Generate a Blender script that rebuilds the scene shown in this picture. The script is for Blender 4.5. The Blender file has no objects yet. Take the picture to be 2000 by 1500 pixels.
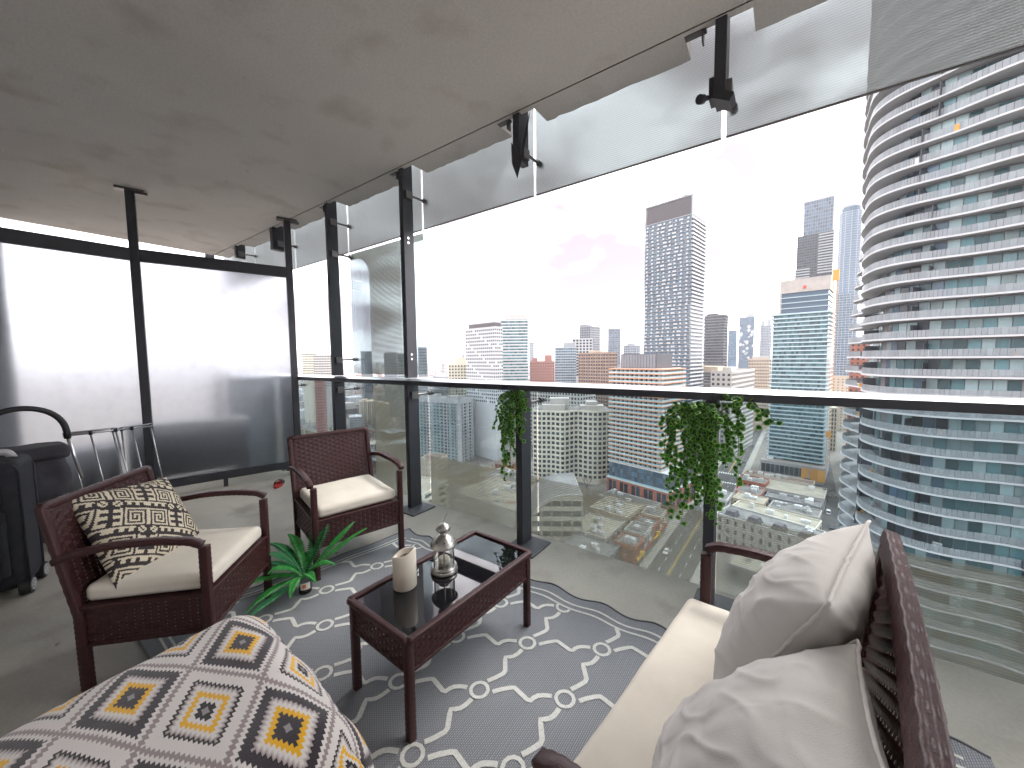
import bpy, math, random
import numpy as np
from mathutils import Vector, Matrix, noise as mnoise
random.seed(7)
R = math.radians
SC = bpy.context.scene
COL = SC.collection
# ------------------------------------------------------------------ camera
cam_d = bpy.data.cameras.new('camera'); cam = bpy.data.objects.new('camera', cam_d); COL.objects.link(cam)
cam_d.sensor_width = 36; cam_d.lens = 13.168; cam_d.clip_start = 0.02; cam_d.clip_end = 60000
_r = Vector((0.81592955, 0.57804574, -0.01104993)); _u = Vector((-0.03041196, 0.06199781, 0.99761284)); _f = Vector((-0.57735092, 0.81364575, -0.06816535))
cam.matrix_world = Matrix(((_r.x, _u.x, -_f.x, 0), (_r.y, _u.y, -_f.y, 0), (_r.z, _u.z, -_f.z, 1.3654), (0, 0, 0, 1)))
SC.camera = cam
# ------------------------------------------------------------------ sky, sun, exposure
SUN_EL, SUN_AZ = 46, 24          # degrees; azimuth measured clockwise from +Y
W = bpy.data.worlds.new('World'); SC.world = W; W.use_nodes = True
nt = W.node_tree; bgn = nt.nodes['Background']
sky = nt.nodes.new('ShaderNodeTexSky'); sky.sky_type = 'NISHITA'; sky.sun_disc = False
sky.sun_elevation = R(SUN_EL); sky.sun_rotation = R(SUN_AZ); sky.dust_density = 6; sky.air_density = 1.0; sky.ozone_density = 1.0
hs = nt.nodes.new('ShaderNodeHueSaturation'); hs.inputs['Saturation'].default_value = 0.22
nt.links.new(sky.outputs[0], hs.inputs['Color'])
tc = nt.nodes.new('ShaderNodeTexCoord'); mp = nt.nodes.new('ShaderNodeMapping'); mp.inputs['Scale'].default_value = (1, 1, 2.6); mp.inputs['Location'].default_value = (0.335, 0.063, 0.207)
nz = nt.nodes.new('ShaderNodeTexNoise'); nz.inputs['Scale'].default_value = 2.3; nz.inputs['Detail'].default_value = 3.5; nz.inputs['Roughness'].default_value = .5
cr = nt.nodes.new('ShaderNodeValToRGB'); cr.color_ramp.elements[0].position = .44; cr.color_ramp.elements[0].color = (1, 1, 1, 1)
cr.color_ramp.elements[1].position = .585; cr.color_ramp.elements[1].color = (.132, .108, .121, 1)
mx = nt.nodes.new('ShaderNodeMix'); mx.data_type = 'RGBA'; mx.blend_type = 'MULTIPLY'; mx.inputs[0].default_value = 1
nt.links.new(tc.outputs['Generated'], mp.inputs[0]); nt.links.new(mp.outputs[0], nz.inputs[0]); nt.links.new(nz.outputs[0], cr.inputs[0])
ov = nt.nodes.new('ShaderNodeMix'); ov.data_type = 'RGBA'; ov.inputs[0].default_value = .82; ov.inputs[7].default_value = (4.5, 4.4, 4.55, 1)   # even white overcast over the clear sky
nt.links.new(hs.outputs[0], ov.inputs[6]); nt.links.new(ov.outputs[2], mx.inputs[6]); nt.links.new(cr.outputs[0], mx.inputs[7]); nt.links.new(mx.outputs[2], bgn.inputs[0])
bgn.inputs[1].default_value = 0.15
sun_d = bpy.data.lights.new('sun', 'SUN'); sun_d.energy = .5; sun_d.angle = R(50); sun_d.color = (1, .97, .93)
sun = bpy.data.objects.new('sun', sun_d); COL.objects.link(sun)
sd = Vector((math.sin(R(SUN_AZ)) * math.cos(R(SUN_EL)), math.cos(R(SUN_AZ)) * math.cos(R(SUN_EL)), math.sin(R(SUN_EL))))
sun.rotation_euler = sd.to_track_quat('Z', 'Y').to_euler(); sun.location = (0, 0, 150)
SC.view_settings.view_transform = 'Standard'; SC.view_settings.look = 'None'; SC.view_settings.gamma = 1
SC.view_settings.exposure = 3.3; SC.view_settings.use_curve_mapping = False
cy = SC.cycles
cy.use_denoising = True; cy.max_bounces = 8; cy.diffuse_bounces = 4; cy.glossy_bounces = 4; cy.transmission_bounces = 6
cy.transparent_max_bounces = 24; cy.volume_bounces = 1; cy.sample_clamp_indirect = 6; cy.caustics_reflective = False

# ------------------------------------------------------------------ mesh helpers
class MB:
    def __init__(s): s.v = []; s.f = []; s.m = []
    def add(s, vs, fs, mi=0):
        o = len(s.v); s.v.extend(vs); s.f.extend([tuple(o + i for i in f) for f in fs]); s.m.extend([mi] * len(fs))
    def box(s, x0, y0, z0, x1, y1, z1, mi=0):
        if x0 > x1: x0, x1 = x1, x0
        if y0 > y1: y0, y1 = y1, y0
        if z0 > z1: z0, z1 = z1, z0
        s.add([(x0, y0, z0), (x1, y0, z0), (x1, y1, z0), (x0, y1, z0), (x0, y0, z1), (x1, y0, z1), (x1, y1, z1), (x0, y1, z1)],
              [(3, 2, 1, 0), (4, 5, 6, 7), (0, 1, 5, 4), (1, 2, 6, 5), (2, 3, 7, 6), (3, 0, 4, 7)], mi)
    def obox(s, c, ax, ay, az, mi=0):   # half-axis vectors
        c, ax, ay, az = Vector(c), Vector(ax), Vector(ay), Vector(az)
        P = [c + a * ax + b * ay + d * az for d in (-1, 1) for a, b in ((-1, -1), (1, -1), (1, 1), (-1, 1))]
        s.add([tuple(p) for p in P], [(3, 2, 1, 0), (4, 5, 6, 7), (0, 1, 5, 4), (1, 2, 6, 5), (2, 3, 7, 6), (3, 0, 4, 7)], mi)
    def prism(s, pts, z0, z1, mi=0):    # closed CCW xy outline
        n = len(pts)
        s.add([(x, y, z0) for x, y in pts] + [(x, y, z1) for x, y in pts],
              [tuple(range(n - 1, -1, -1)), tuple(range(n, 2 * n))] + [(i, (i + 1) % n, n + (i + 1) % n, n + i) for i in range(n)], mi)
    def ribbon(s, pts, z0, z1, t, mi=0, closed=False):  # vertical wall of thickness t along an xy polyline
        P = np.array(pts, float); n = len(P)
        T = np.roll(P, -1, 0) - np.roll(P, 1, 0)
        if not closed: T[0] = P[1] - P[0]; T[-1] = P[-1] - P[-2]
        T /= np.linalg.norm(T, axis=1)[:, None] + 1e-9
        N = np.stack([T[:, 1], -T[:, 0]], 1) * t / 2
        A, B = P + N, P - N
        vs = [(*a, z0) for a in A] + [(*b, z0) for b in B] + [(*a, z1) for a in A] + [(*b, z1) for b in B]
        fs = []
        for i in range(n if closed else n - 1):
            j = (i + 1) % n
            fs += [(i, j, 2 * n + j, 2 * n + i), (n + j, n + i, 3 * n + i, 3 * n + j), (2 * n + i, 2 * n + j, 3 * n + j, 3 * n + i), (j, i, n + i, n + j)]
        if not closed: fs += [(0, 2 * n, 3 * n, n), (n - 1, 2 * n - 1, 4 * n - 1, 3 * n - 1)]
        s.add(vs, fs, mi)
    def sweep(s, path, prof, mi=0, scale=None, up=(0, 0, 1), cap=True):
        # path points, prof = closed list of (a, b): a along side, b along 'normal'
        P = [Vector(p) for p in path]; n = len(P); k = len(prof); up = Vector(up); vs = []
        for i, p in enumerate(P):
            t = (P[min(i + 1, n - 1)] - P[max(i - 1, 0)]).normalized()
            sd_ = t.cross(up)
            if sd_.length < 1e-3: sd_ = t.cross(Vector((0, 1, 0)))
            sd_.normalize(); nn = sd_.cross(t)
            for j, (a, b) in enumerate(prof):
                q = scale(i, j) if scale else 1
                vs.append(tuple(p + sd_ * a * q + nn * b * q))
        fs = [(i * k + j, i * k + (j + 1) % k, (i + 1) * k + (j + 1) % k, (i + 1) * k + j) for i in range(n - 1) for j in range(k)]
        if cap: fs += [tuple(range(k - 1, -1, -1)), tuple(range((n - 1) * k, n * k))]
        s.add(vs, fs, mi)
    def tube(s, path, r, n=8, mi=0, up=(0, 0, 1)):
        rr = r if callable(r) else None
        prof = [(math.cos(2 * math.pi * j / n) * (1 if rr else r), math.sin(2 * math.pi * j / n) * (1 if rr else r)) for j in range(n)]
        s.sweep(path, prof, mi, (lambda i, j: rr(i)) if rr else None, up)
    def lathe(s, prof, n=24, c=(0, 0, 0), mi=0):  # prof (r, z)
        k = len(prof)
        vs = [(c[0] + r * math.cos(2 * math.pi * i / n), c[1] + r * math.sin(2 * math.pi * i / n), c[2] + z) for i in range(n) for r, z in prof]
        fs = [(i * k + j, ((i + 1) % n) * k + j, ((i + 1) % n) * k + j + 1, i * k + j + 1) for i in range(n) for j in range(k - 1)]
        s.add(vs, fs, mi)
    def cyl(s, a, b, r, n=10, mi=0):
        s.tube([a, b], r, n, mi, up=(0.31, 0.17, 0.93))
    def mesh(s, name, mats, smooth=False):
        me = bpy.data.meshes.new(name); me.from_pydata([tuple(map(float, v)) for v in s.v], [], s.f)
        for m_ in (mats if isinstance(mats, (list, tuple)) else [mats]): me.materials.append(m_)
        me.polygons.foreach_set('material_index', s.m)
        me.polygons.foreach_set('use_smooth', [smooth] * len(s.f)); me.update(); return me
    def build(s, name, mats, parent=None, smooth=False, kind=None, loc=None):
        o = link(name, s.mesh(name, mats, smooth), parent)
        if loc: o.location = loc
        if kind: o['kind'] = kind
        return o
def link(name, data, parent=None):
    o = bpy.data.objects.new(name, data); COL.objects.link(o)
    if parent: o.parent = parent
    return o
def tag(o, label, cat, group=None):
    o['label'] = label; o['category'] = cat
    if group: o['group'] = group
    return o
def thing(name, label, cat, loc=(0, 0, 0), rz=0, group=None):
    o = link(name, None); o.location = loc; o.rotation_euler = (0, 0, R(rz)); o.empty_display_size = .1
    return tag(o, label, cat, group)
def structure(o): o['kind'] = 'structure'; return o
def copy_tree(o, parent=None, label=None, loc=None, rz=None):
    kids = list(o.children)
    c = o.copy(); COL.objects.link(c); c.parent = parent
    if label: c['label'] = label
    if loc is not None: c.location = loc
    if rz is not None: c.rotation_euler = (0, 0, R(rz))
    for k in kids: copy_tree(k, c)
    return c
def autosmooth(o, ang=40):
    me = o.data
    me.polygons.foreach_set('use_smooth', [True] * len(me.polygons))
    try: me.set_sharp_from_angle(angle=R(ang))
    except Exception: pass
    return o
def bevel(o, w=.004, seg=2):
    m = o.modifiers.new('edge', 'BEVEL'); m.width = w; m.segments = seg; m.limit_method = 'ANGLE'; return o

# ------------------------------------------------------------------ materials
def mat(name, col, rough=.6, metal=0, spec=.5, vary=0, vscale=4, bump=0, bscale=60, obj=False, rnd=0, col2=None, coat=0, emit=None):
    m = bpy.data.materials.new(name); m.use_nodes = True; t = m.node_tree; b = t.nodes['Principled BSDF']
    b.inputs['Base Color'].default_value = (*col, 1); b.inputs['Roughness'].default_value = rough; b.inputs['Metallic'].default_value = metal
    b.inputs['Specular IOR Level'].default_value = spec
    if coat: b.inputs['Coat Weight'].default_value = coat; b.inputs['Coat Roughness'].default_value = .25
    c = None
    if vary or bump: tcn = t.nodes.new('ShaderNodeTexCoord')
    if vary or col2:
        if not vary: tcn = t.nodes.new('ShaderNodeTexCoord')
        n = t.nodes.new('ShaderNodeTexNoise'); n.inputs['Scale'].default_value = vscale; n.inputs['Detail'].default_value = 6; n.inputs['Roughness'].default_value = .62
        t.links.new(tcn.outputs['Object'], n.inputs[0])
        rp = t.nodes.new('ShaderNodeValToRGB'); rp.color_ramp.elements[0].position = .3; rp.color_ramp.elements[1].position = .7
        ca = tuple(max(0, x * (1 - vary)) for x in col); cb = col2 or tuple(min(1, x * (1 + vary)) for x in col)
        rp.color_ramp.elements[0].color = (*ca, 1); rp.color_ramp.elements[1].color = (*cb, 1)
        t.links.new(n.outputs[0], rp.inputs[0]); c = rp.outputs[0]
    if rnd:
        oi = t.nodes.new('ShaderNodeObjectInfo'); ge = t.nodes.new('ShaderNodeNewGeometry')
        ad = t.nodes.new('ShaderNodeMath'); ad.operation = 'ADD'; fr = t.nodes.new('ShaderNodeMath'); fr.operation = 'FRACT'
        t.links.new(oi.outputs['Random'], ad.inputs[0]); t.links.new(ge.outputs['Random Per Island'], ad.inputs[1]); t.links.new(ad.outputs[0], fr.inputs[0])
        mr = t.nodes.new('ShaderNodeMapRange'); mr.inputs[3].default_value = 1 - rnd; mr.inputs[4].default_value = 1 + rnd
        t.links.new(fr.outputs[0], mr.inputs[0])
        vm = t.nodes.new('ShaderNodeVectorMath'); vm.operation = 'SCALE'; vm.inputs[0].default_value = col
        if c: t.links.new(c, vm.inputs[0])
        t.links.new(mr.outputs[0], vm.inputs['Scale']); c = vm.outputs[0]
    if c: t.links.new(c, b.inputs['Base Color'])
    if bump:
        n2 = t.nodes.new('ShaderNodeTexNoise'); n2.inputs['Scale'].default_value = bscale; n2.inputs['Detail'].default_value = 5
        t.links.new(tcn.outputs['Object'], n2.inputs[0])
        bp = t.nodes.new('ShaderNodeBump'); bp.inputs['Strength'].default_value = bump; bp.inputs['Distance'].default_value = .01
        t.links.new(n2.outputs[0], bp.inputs['Height']); t.links.new(bp.outputs[0], b.inputs['Normal'])
    if emit: b.inputs['Emission Color'].default_value = (*col, 1); b.inputs['Emission Strength'].default_value = emit
    return m
class NG:   # tiny node-graph helper
    def __init__(s, name):
        s.m = bpy.data.materials.new(name); s.m.use_nodes = True; s.t = s.m.node_tree
        s.p = s.t.nodes['Principled BSDF']; s.out = s.t.nodes['Material Output']
    def n(s, ty, **kw):
        nd = s.t.nodes.new('ShaderNode' + ty)
        for k, v in kw.items(): setattr(nd, k, v)
        return nd
    def l(s, a, b): s.t.links.new(a, b)
    def math(s, op, a, b=None, clamp=False):
        nd = s.n('Math', operation=op); nd.use_clamp = clamp
        for i, x in enumerate((a, b)):
            if x is None: continue
            if isinstance(x, (int, float)): nd.inputs[i].default_value = x
            else: s.l(x, nd.inputs[i])
        return nd.outputs[0]
    def mix(s, f, a, b):
        nd = s.n('Mix', data_type='RGBA')
        for i, x in ((0, f), (6, a), (7, b)):
            if isinstance(x, tuple): nd.inputs[i].default_value = (*x, 1)
            elif isinstance(x, (int, float)): nd.inputs[i].default_value = x
            else: s.l(x, nd.inputs[i])
        return nd.outputs[2]
    def xyz(s, which='Object'):
        tcn = s.n('TexCoord'); sp = s.n('SeparateXYZ'); s.l(tcn.outputs[which], sp.inputs[0]); return sp.outputs[0], sp.outputs[1], sp.outputs[2]
    def noise(s, scale, which='Object', detail=4, vec=None):
        n = s.n('TexNoise'); n.inputs['Scale'].default_value = scale; n.inputs['Detail'].default_value = detail
        if vec is None: tcn = s.n('TexCoord'); vec = tcn.outputs[which]
        s.l(vec, n.inputs[0]); return n.outputs[0]
def glass_mat(name, tint, frit_below=None, frit_all=False, lobes=None, cover=.5, dens=.66, fcol=(.42, .385, .27), ftrans=(.17, .165, .13)):
    """clear sheet glass: tinted see-through with a mirror coat, with white ceramic stripes printed where asked"""
    g = NG(name)
    tr = g.n('BsdfTransparent'); tr.inputs[0].default_value = (*tint, 1)
    gl = g.n('BsdfGlossy'); gl.inputs['Roughness'].default_value = .02; gl.inputs[0].default_value = (1, 1, 1, 1)
    fr = g.n('Fresnel'); fr.inputs[0].default_value = 1.45
    fac = g.math('MULTIPLY', fr.outputs[0], .6)
    ms = g.n('MixShader'); g.l(fac, ms.inputs[0]); g.l(tr.outputs[0], ms.inputs[1]); g.l(gl.outputs[0], ms.inputs[2])
    last = ms.outputs[0]
    if frit_below is not None or frit_all or lobes:
        x, y, z = g.xyz()
        st = g.math('FRACT', g.math('MULTIPLY', z, 1 / .0125))
        stripe = g.math('LESS_THAN', st, cover)
        if frit_all: region = None
        elif frit_below is not None: region = g.math('LESS_THAN', z, frit_below)
        if lobes:   # lobes = (x centre, band half width, lobe top z, radius)
            xc, hw, zt, rad = lobes
            a = g.math('SUBTRACT', g.math('ABSOLUTE', g.math('SUBTRACT', x, xc)), hw)
            b = g.math('SUBTRACT', zt, z)
            ins = g.math('MULTIPLY', g.math('GREATER_THAN', a, 0), g.math('GREATER_THAN', b, 0))
            da = g.math('MAXIMUM', g.math('SUBTRACT', rad, a), 0); db = g.math('MAXIMUM', g.math('SUBTRACT', rad, b), 0)
            cut = g.math('LESS_THAN', g.math('ADD', g.math('MULTIPLY', da, da), g.math('MULTIPLY', db, db)), rad * rad)
            region = g.math('SUBTRACT', 1, g.math('MULTIPLY', ins, cut))
        k = stripe if region is None else g.math('MULTIPLY', stripe, region)
        k = g.math('MULTIPLY', k, dens)
        d = g.n('BsdfDiffuse'); d.inputs[0].default_value = (*fcol, 1)
        tl = g.n('BsdfTranslucent'); tl.inputs[0].default_value = (*ftrans, 1)
        md = g.n('MixShader'); md.inputs[0].default_value = .5; g.l(d.outputs[0], md.inputs[1]); g.l(tl.outputs[0], md.inputs[2])
        m2 = g.n('MixShader'); g.l(k, m2.inputs[0]); g.l(last, m2.inputs[1]); g.l(md.outputs[0], m2.inputs[2]); last = m2.outputs[0]
    g.l(last, g.out.inputs[0]); return g.m

M = {}
M['steel'] = mat('charcoal_steel', (.038, .040, .050), .42, .0, .5, vary=.15, vscale=3, bump=.03, bscale=200)
M['cap'] = mat('rail_cap_aluminium', (.62, .63, .65), .28, .9)
M['plate'] = mat('base_plate_steel', (.075, .08, .088), .5, .2, vary=.3, vscale=8)
M['chrome'] = mat('bright_metal', (.62, .62, .63), .25, 1)
M['fitting'] = mat('fitting_metal', (.16, .15, .15), .35, .8)
# ================================================================== BALCONY SHELL
YP, S0, DX, RH, ZC = 2.242, -2.714, 1.2193, 1.177, 3.013
XP = {k: S0 + DX * k for k in range(-4, 5)}
def concrete(name, c1, c2, spot, rough=.8, bs=35, sc=1.3, cracks=False):
    g = NG(name); tcn = g.n('TexCoord'); v = tcn.outputs['Object']
    big = g.noise(sc, vec=v, detail=7); r = g.n('ValToRGB'); r.color_ramp.elements[0].position = .32; r.color_ramp.elements[1].position = .68
    r.color_ramp.elements[0].color = (*c1, 1); r.color_ramp.elements[1].color = (*c2, 1); g.l(big, r.inputs[0])
    fine = g.noise(70, vec=v, detail=3); f2 = g.n('MapRange'); f2.inputs[1].default_value = .3; f2.inputs[2].default_value = .7; f2.inputs[3].default_value = .93; f2.inputs[4].default_value = 1.06; g.l(fine, f2.inputs[0])
    vm = g.n('VectorMath', operation='SCALE'); g.l(r.outputs[0], vm.inputs[0]); g.l(f2.outputs[0], vm.inputs['Scale'])
    vo = g.n('TexVoronoi'); vo.inputs['Scale'].default_value = 3.1; vo.inputs['Randomness'].default_value = 1
    wn = g.n('TexNoise'); wn.inputs['Scale'].default_value = 9; g.l(v, wn.inputs[0])
    vadd = g.n('VectorMath', operation='MULTIPLY_ADD'); vadd.inputs[1].default_value = (.12, .12, .12); g.l(wn.outputs['Color'], vadd.inputs[0]); g.l(v, vadd.inputs[2])
    g.l(vadd.outputs[0], vo.inputs[0])
    sp = g.math('LESS_THAN', vo.outputs['Distance'], spot[1])
    st = g.noise(2.7, vec=v, detail=8); stm = g.n('MapRange'); stm.inputs[1].default_value = .55; stm.inputs[2].default_value = .75; g.l(st, stm.inputs[0])
    c = g.mix(g.math('MULTIPLY', stm.outputs[0], .55), vm.outputs[0], spot[0])
    c = g.mix(g.math('MULTIPLY', sp, .65), c, spot[0])
    g.l(c, g.p.inputs['Base Color']); g.p.inputs['Roughness'].default_value = rough
    b = g.n('Bump'); b.inputs['Strength'].default_value = .12; b.inputs['Distance'].default_value = .004
    g.l(g.noise(bs, vec=v, detail=6), b.inputs['Height']); g.l(b.outputs[0], g.p.inputs['Normal'])
    return g.m
M['floor'] = concrete('concrete_floor', (.29, .27, .235), (.41, .385, .34), ((.10, .085, .065), .05), .62)
M['ceiling'] = concrete('concrete_ceiling', (.55, .53, .505), (.62, .60, .57), ((.34, .29, .25), .034), .85, sc=.9)
M['slab_edge'] = concrete('concrete_edge', (.36, .35, .33), (.45, .44, .42), ((.25, .22, .2), .04), .85)
M['wall'] = mat('pale_bounce_wall', (.74, .73, .71), .6, vary=.04)  # unseen wall behind the camera, coloured pale to bounce light onto the balcony
mb = MB(); mb.box(-7.2, -.75, -.25, 6, 2.4, 0); structure(mb.build('floor', M['floor']))
# ceiling: main soffit, a 12 mm drip groove, and an outer strip with a ragged edge and pockets at the posts
mb = MB(); mb.box(-7.2, -.75, ZC, 6, 2.165, 3.27)
mb.box(-7.2, 2.165, ZC + .012, 6, 2.174, 3.27)
rr = random.Random(3); out = []
x = -7.2
pk = sorted(XP.values())
while x < 6:
    inp = any(p - .17 < x < p + .13 for p in pk)
    out.append((x, 2.215 if inp else 2.385 + rr.uniform(-.012, .008)))
    nx = x + rr.uniform(.03, .09)
    for p in pk:
        for e in (p - .17, p + .13):
            if x < e < nx:
                a, b_ = (2.385, 2.215) if e < p else (2.215, 2.385)
                out += [(e - .001, a), (e + .001, b_)]; nx = e + .004
    x = nx
for i in range(len(out) - 1):
    (x0, y0), (x1, y1) = out[i], out[i + 1]
    if x1 - x0 < .0005: continue
    mb.add([(x0, 2.174, ZC), (x1, 2.174, ZC), (x1, y1, ZC), (x0, y0, ZC), (x0, 2.174, 3.27), (x1, 2.174, 3.27), (x1, y1, 3.27), (x0, y0, 3.27)],
           [(3, 2, 1, 0), (4, 5, 6, 7), (2, 3, 7, 6), (1, 2, 6, 5), (0, 4, 7, 3)])
structure(mb.build('ceiling', M['ceiling']))
mb = MB(); mb.box(-7.2, -.95, 0, 6, -.752, ZC); structure(mb.build('wall', M['wall']))
M['wall_dark'] = mat('dark_pier', (.09, .09, .10), .7, vary=.1)
mb = MB(); mb.box(-7.15, -.75, 0, -5.75, .17, ZC); structure(mb.build('wall', M['wall_dark']))
# ------------------------------------------------------------------ glass balustrade
TINT = (.72, .785, .80)
M['guard_glass'] = glass_mat('guard_glass', TINT, frit_below=.44)
M['hang_glass'] = glass_mat('hanging_glass', (.72, .77, .78), frit_all=True, cover=.62, dens=.85, fcol=(.5, .5, .5), ftrans=(.38, .38, .38))
M['screen_glass'] = glass_mat('screen_glass', TINT, lobes=(0, .26, 2.47, .22), cover=.5, dens=.8)
M['low_screen_glass'] = glass_mat('low_screen_glass', TINT, lobes=(0, .26, 9, .22))
bal = thing('glass_balustrade', 'charcoal post balustrade with flat rail and striped glass along the balcony edge', 'balustrade', (0, YP, 0))
def standoff(parent, x, z, name='standoff'):
    mb = MB(); mb.box(x - .002, -.035, z - .035, x + .024, .035, z + .03)
    y0 = .03; mb.cyl((x + .012, y0, z), (x + .012, .182, z + .004), .010, 10); mb.cyl((x + .012, .168, z + .004), (x + .012, .19, z + .004), .020, 14)
    mb.cyl((x + .012, .20, z + .004), (x + .012, .225, z + .004), .020, 14); mb.cyl((x + .012, .19, z), (x + .012, .20, z), .012, 10)
    return autosmooth(mb.build(name, M['fitting'], parent))
for k in range(-4, 5):
    X = XP[k]; full = k in (-1, 0)
    mb = MB()
    mb.box(X - .026, -.06, .012, X + .026, .06, 1.148)
    mb.box(X - .0275, -.028, .012, X - .026, .06, 1.148)  # cover strip step
    p = mb.build('post', M['steel'], bal); bevel(p, .003)
    mb = MB(); mb.box(X - .07, -.16, .0, X + .17, .10, .012); pl = mb.build('base_plate', M['plate'], p); bevel(pl, .002)
    standoff(p, X + .026, 1.045)
    if full:
        mb = MB(); mb.box(X - .026, -.055, 1.20, X + .026, .055, 3.2); q = mb.build('upper_post', M['steel'], bal); bevel(q, .003)
        for z in ((2.83, 2.50, 1.37) if k == -1 else (2.80,)): standoff(q, X + .026, z)
        if k == 0:
            for z in (2.43, 2.39, 1.41, 1.37):
                mb = MB(); mb.cyl((X + .0255, -.012, z), (X + .033, -.012, z), .011, 16); autosmooth(mb.build('bolt', M['chrome'], q))
mb = MB()   # rail: dark flat bar with a sloping bright cap
prof = [(-.075, 1.138), (.06, 1.138), (.06, 1.194), (-.03, 1.194), (-.075, 1.178)]
for a, b_ in ((-7.19, XP[0] + .6), (XP[0] + .602, XP[2]), (XP[2] + .002, 6)):
    n = len(prof)
    mb.add([(a, y, z) for y, z in prof] + [(b_, y, z) for y, z in prof], [(n - 1, n, 2 * n - 1)[:0] or tuple(range(n)), tuple(range(2 * n - 1, n - 1, -1))], 0)
    o_ = len(mb.v) - 2 * n
    for i in range(n):
        j = (i + 1) % n
        mb.f.append((o_ + j, o_ + i, o_ + n + i, o_ + n + j)); mb.m.append(1 if i in (2, 3) else 0)
mb.build('handrail', [M['steel'], M['cap']], bal)
for k in range(-4, 4):
    x0, x1 = XP[k] + .014, XP[k + 1] - .006
    mb = MB(); xc = (x0 + x1) / 2; hw = (x1 - x0) / 2
    mb.box(-hw, .19, -.10, hw, .202, 1.165)
    mb.build('glass_panel', M['low_screen_glass'] if k == -1 else M['guard_glass'], bal, loc=(xc, 0, 0))
    if k == -1:
        mb = MB(); mb.box(-hw, .19, 1.215, hw, .202, 2.535); mb.build('wind_screen_panel', M['screen_glass'], bal, loc=(xc, 0, 0))
# hanging glass and stub posts of the balcony above
hb = thing('upper_balustrade', 'striped glass band with stub posts hanging from the ceiling edge', 'balustrade', (0, YP, 2.567))
for k in range(-4, 4):
    x0, x1 = XP[k] + .006, XP[k + 1] - .018
    mb = MB(); mb.box(x0, .19, 0, x1, .202, .95); mb.build('glass_panel', M['hang_glass'], hb)
    mb = MB(); mb.box(x0, .189, -.006, x1, .203, -.0005); mb.build('edge_trim', M['fitting'], hb)
for k in (-4, -3, -2, 1, 2, 3, 4):
    X = XP[k]; zb = {1: .14, 2: .07, -2: .2, -3: .28, -4: .36}.get(k, .1)
    mb = MB(); w = .026; y0_ = -.06
    mb.box(X - w, y0_, zb, X + w, .06, .66)
    if k == -2: mb.box(X - .05, -.08, zb - .02, X + .03, .06, zb + .26)
    p = mb.build('stub_post', M['steel'], hb); bevel(p, .003)
    standoff(p, X + .026, zb + .06)
    if k == 2:
        mb = MB(); mb.box(X - .05, -.045, zb + .02, X - .027, .045, zb + .12); mb.cyl((X - .035, .0, zb + .05), (X - .075, -.10, zb + .0), .012, 10); mb.cyl((X - .07, -.09, zb + .004), (X - .08, -.115, zb - .006), .022, 12)
        mb.obox((X + .02, -.03, zb - .005), (.035, 0, -.02), (0, .05, 0), (.01, 0, .018)); autosmooth(mb.build('clamp', M['steel'], p))
    if k == 1:
        mb = MB()
        mb.add([(X - .036, -.065, zb + .13), (X - .03, -.068, zb - .01), (X + .012, -.066, zb - .12), (X + .05, -.06, zb), (X + .055, -.02, zb + .16), (X + .06, .02, zb + .33), (X + .036, .0, zb + .22), (X + .03, -.062, zb + .03),
                (X - .036, -.061, zb + .13), (X - .03, -.064, zb - .01), (X + .012, -.062, zb - .12), (X + .052, -.056, zb), (X + .058, -.017, zb + .16), (X + .062, .024, zb + .33), (X + .038, .004, zb + .22), (X + .03, -.058, zb + .03)],
               [(0, 1, 2, 3, 7), (7, 3, 4, 5, 6), (8, 15, 11, 10, 9), (15, 14, 13, 12, 11), (0, 8, 9, 1), (1, 9, 10, 2), (2, 10, 11, 3), (3, 11, 12, 4), (4, 12, 13, 5), (5, 13, 14, 6), (6, 14, 15, 7), (7, 15, 8, 0)])
        mb.build('torn_cover', M['steel'], p)
    mb = MB(); mb.obox((X - .12, -.02, ZC - 2.567 + .004), (.05, .0, 0), (0, .02, 0), (0, 0, .008)); mb.obox((X - .085, -.02, ZC - 2.567 - .03), (.004, 0, 0), (0, .02, 0), (0, 0, .03)); mb.build('angle_bracket', M['fitting'], hb)
for k in (-1, 0):
    X = XP[k]; mb = MB(); mb.obox((X - .11, -.02, ZC - 2.567 + .004), (.05, .0, 0), (0, .02, 0), (0, 0, .008)); mb.obox((X - .075, -.02, ZC - 2.567 - .03), (.004, 0, 0), (0, .02, 0), (0, 0, .03)); mb.build('angle_bracket', M['fitting'], hb)
# ------------------------------------------------------------------ frosted partition
def frosted():
    g = NG('frosted_glass')
    g.p.inputs['Base Color'].default_value = (.66, .685, .72, 1); g.p.inputs['Transmission Weight'].default_value = 1; g.p.inputs['IOR'].default_value = 1.3
    g.p.inputs['Specular IOR Level'].default_value = .35
    n = g.noise(3, detail=6); mr = g.n('MapRange'); mr.inputs[3].default_value = .27; mr.inputs[4].default_value = .38; g.l(n, mr.inputs[0]); g.l(mr.outputs[0], g.p.inputs['Roughness'])
    tl = g.n('BsdfTranslucent'); tl.inputs[0].default_value = (.36, .38, .41, 1)
    sc = g.noise(14, detail=8); sr = g.n('MapRange'); sr.inputs[1].default_value = .45; sr.inputs[2].default_value = .8; sr.inputs[3].default_value = .22; sr.inputs[4].default_value = .32; g.l(sc, sr.inputs[0])
    ms = g.n('MixShader'); g.l(sr.outputs[0], ms.inputs[0]); g.l(g.p.outputs[0], ms.inputs[1]); g.l(tl.outputs[0], ms.inputs[2]); g.l(ms.outputs[0], g.out.inputs[0]); return g.m
M['frost'] = frosted()
PA, PB = Vector((-5.08, .91, 0)), Vector((-4.72, 2.15, 0))
PC = Vector((-5.14, -.62, 0))
par = thing('frosted_partition', 'tall frosted glass partition in a charcoal frame at the end of the balcony', 'partition', tuple(PA))
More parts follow.
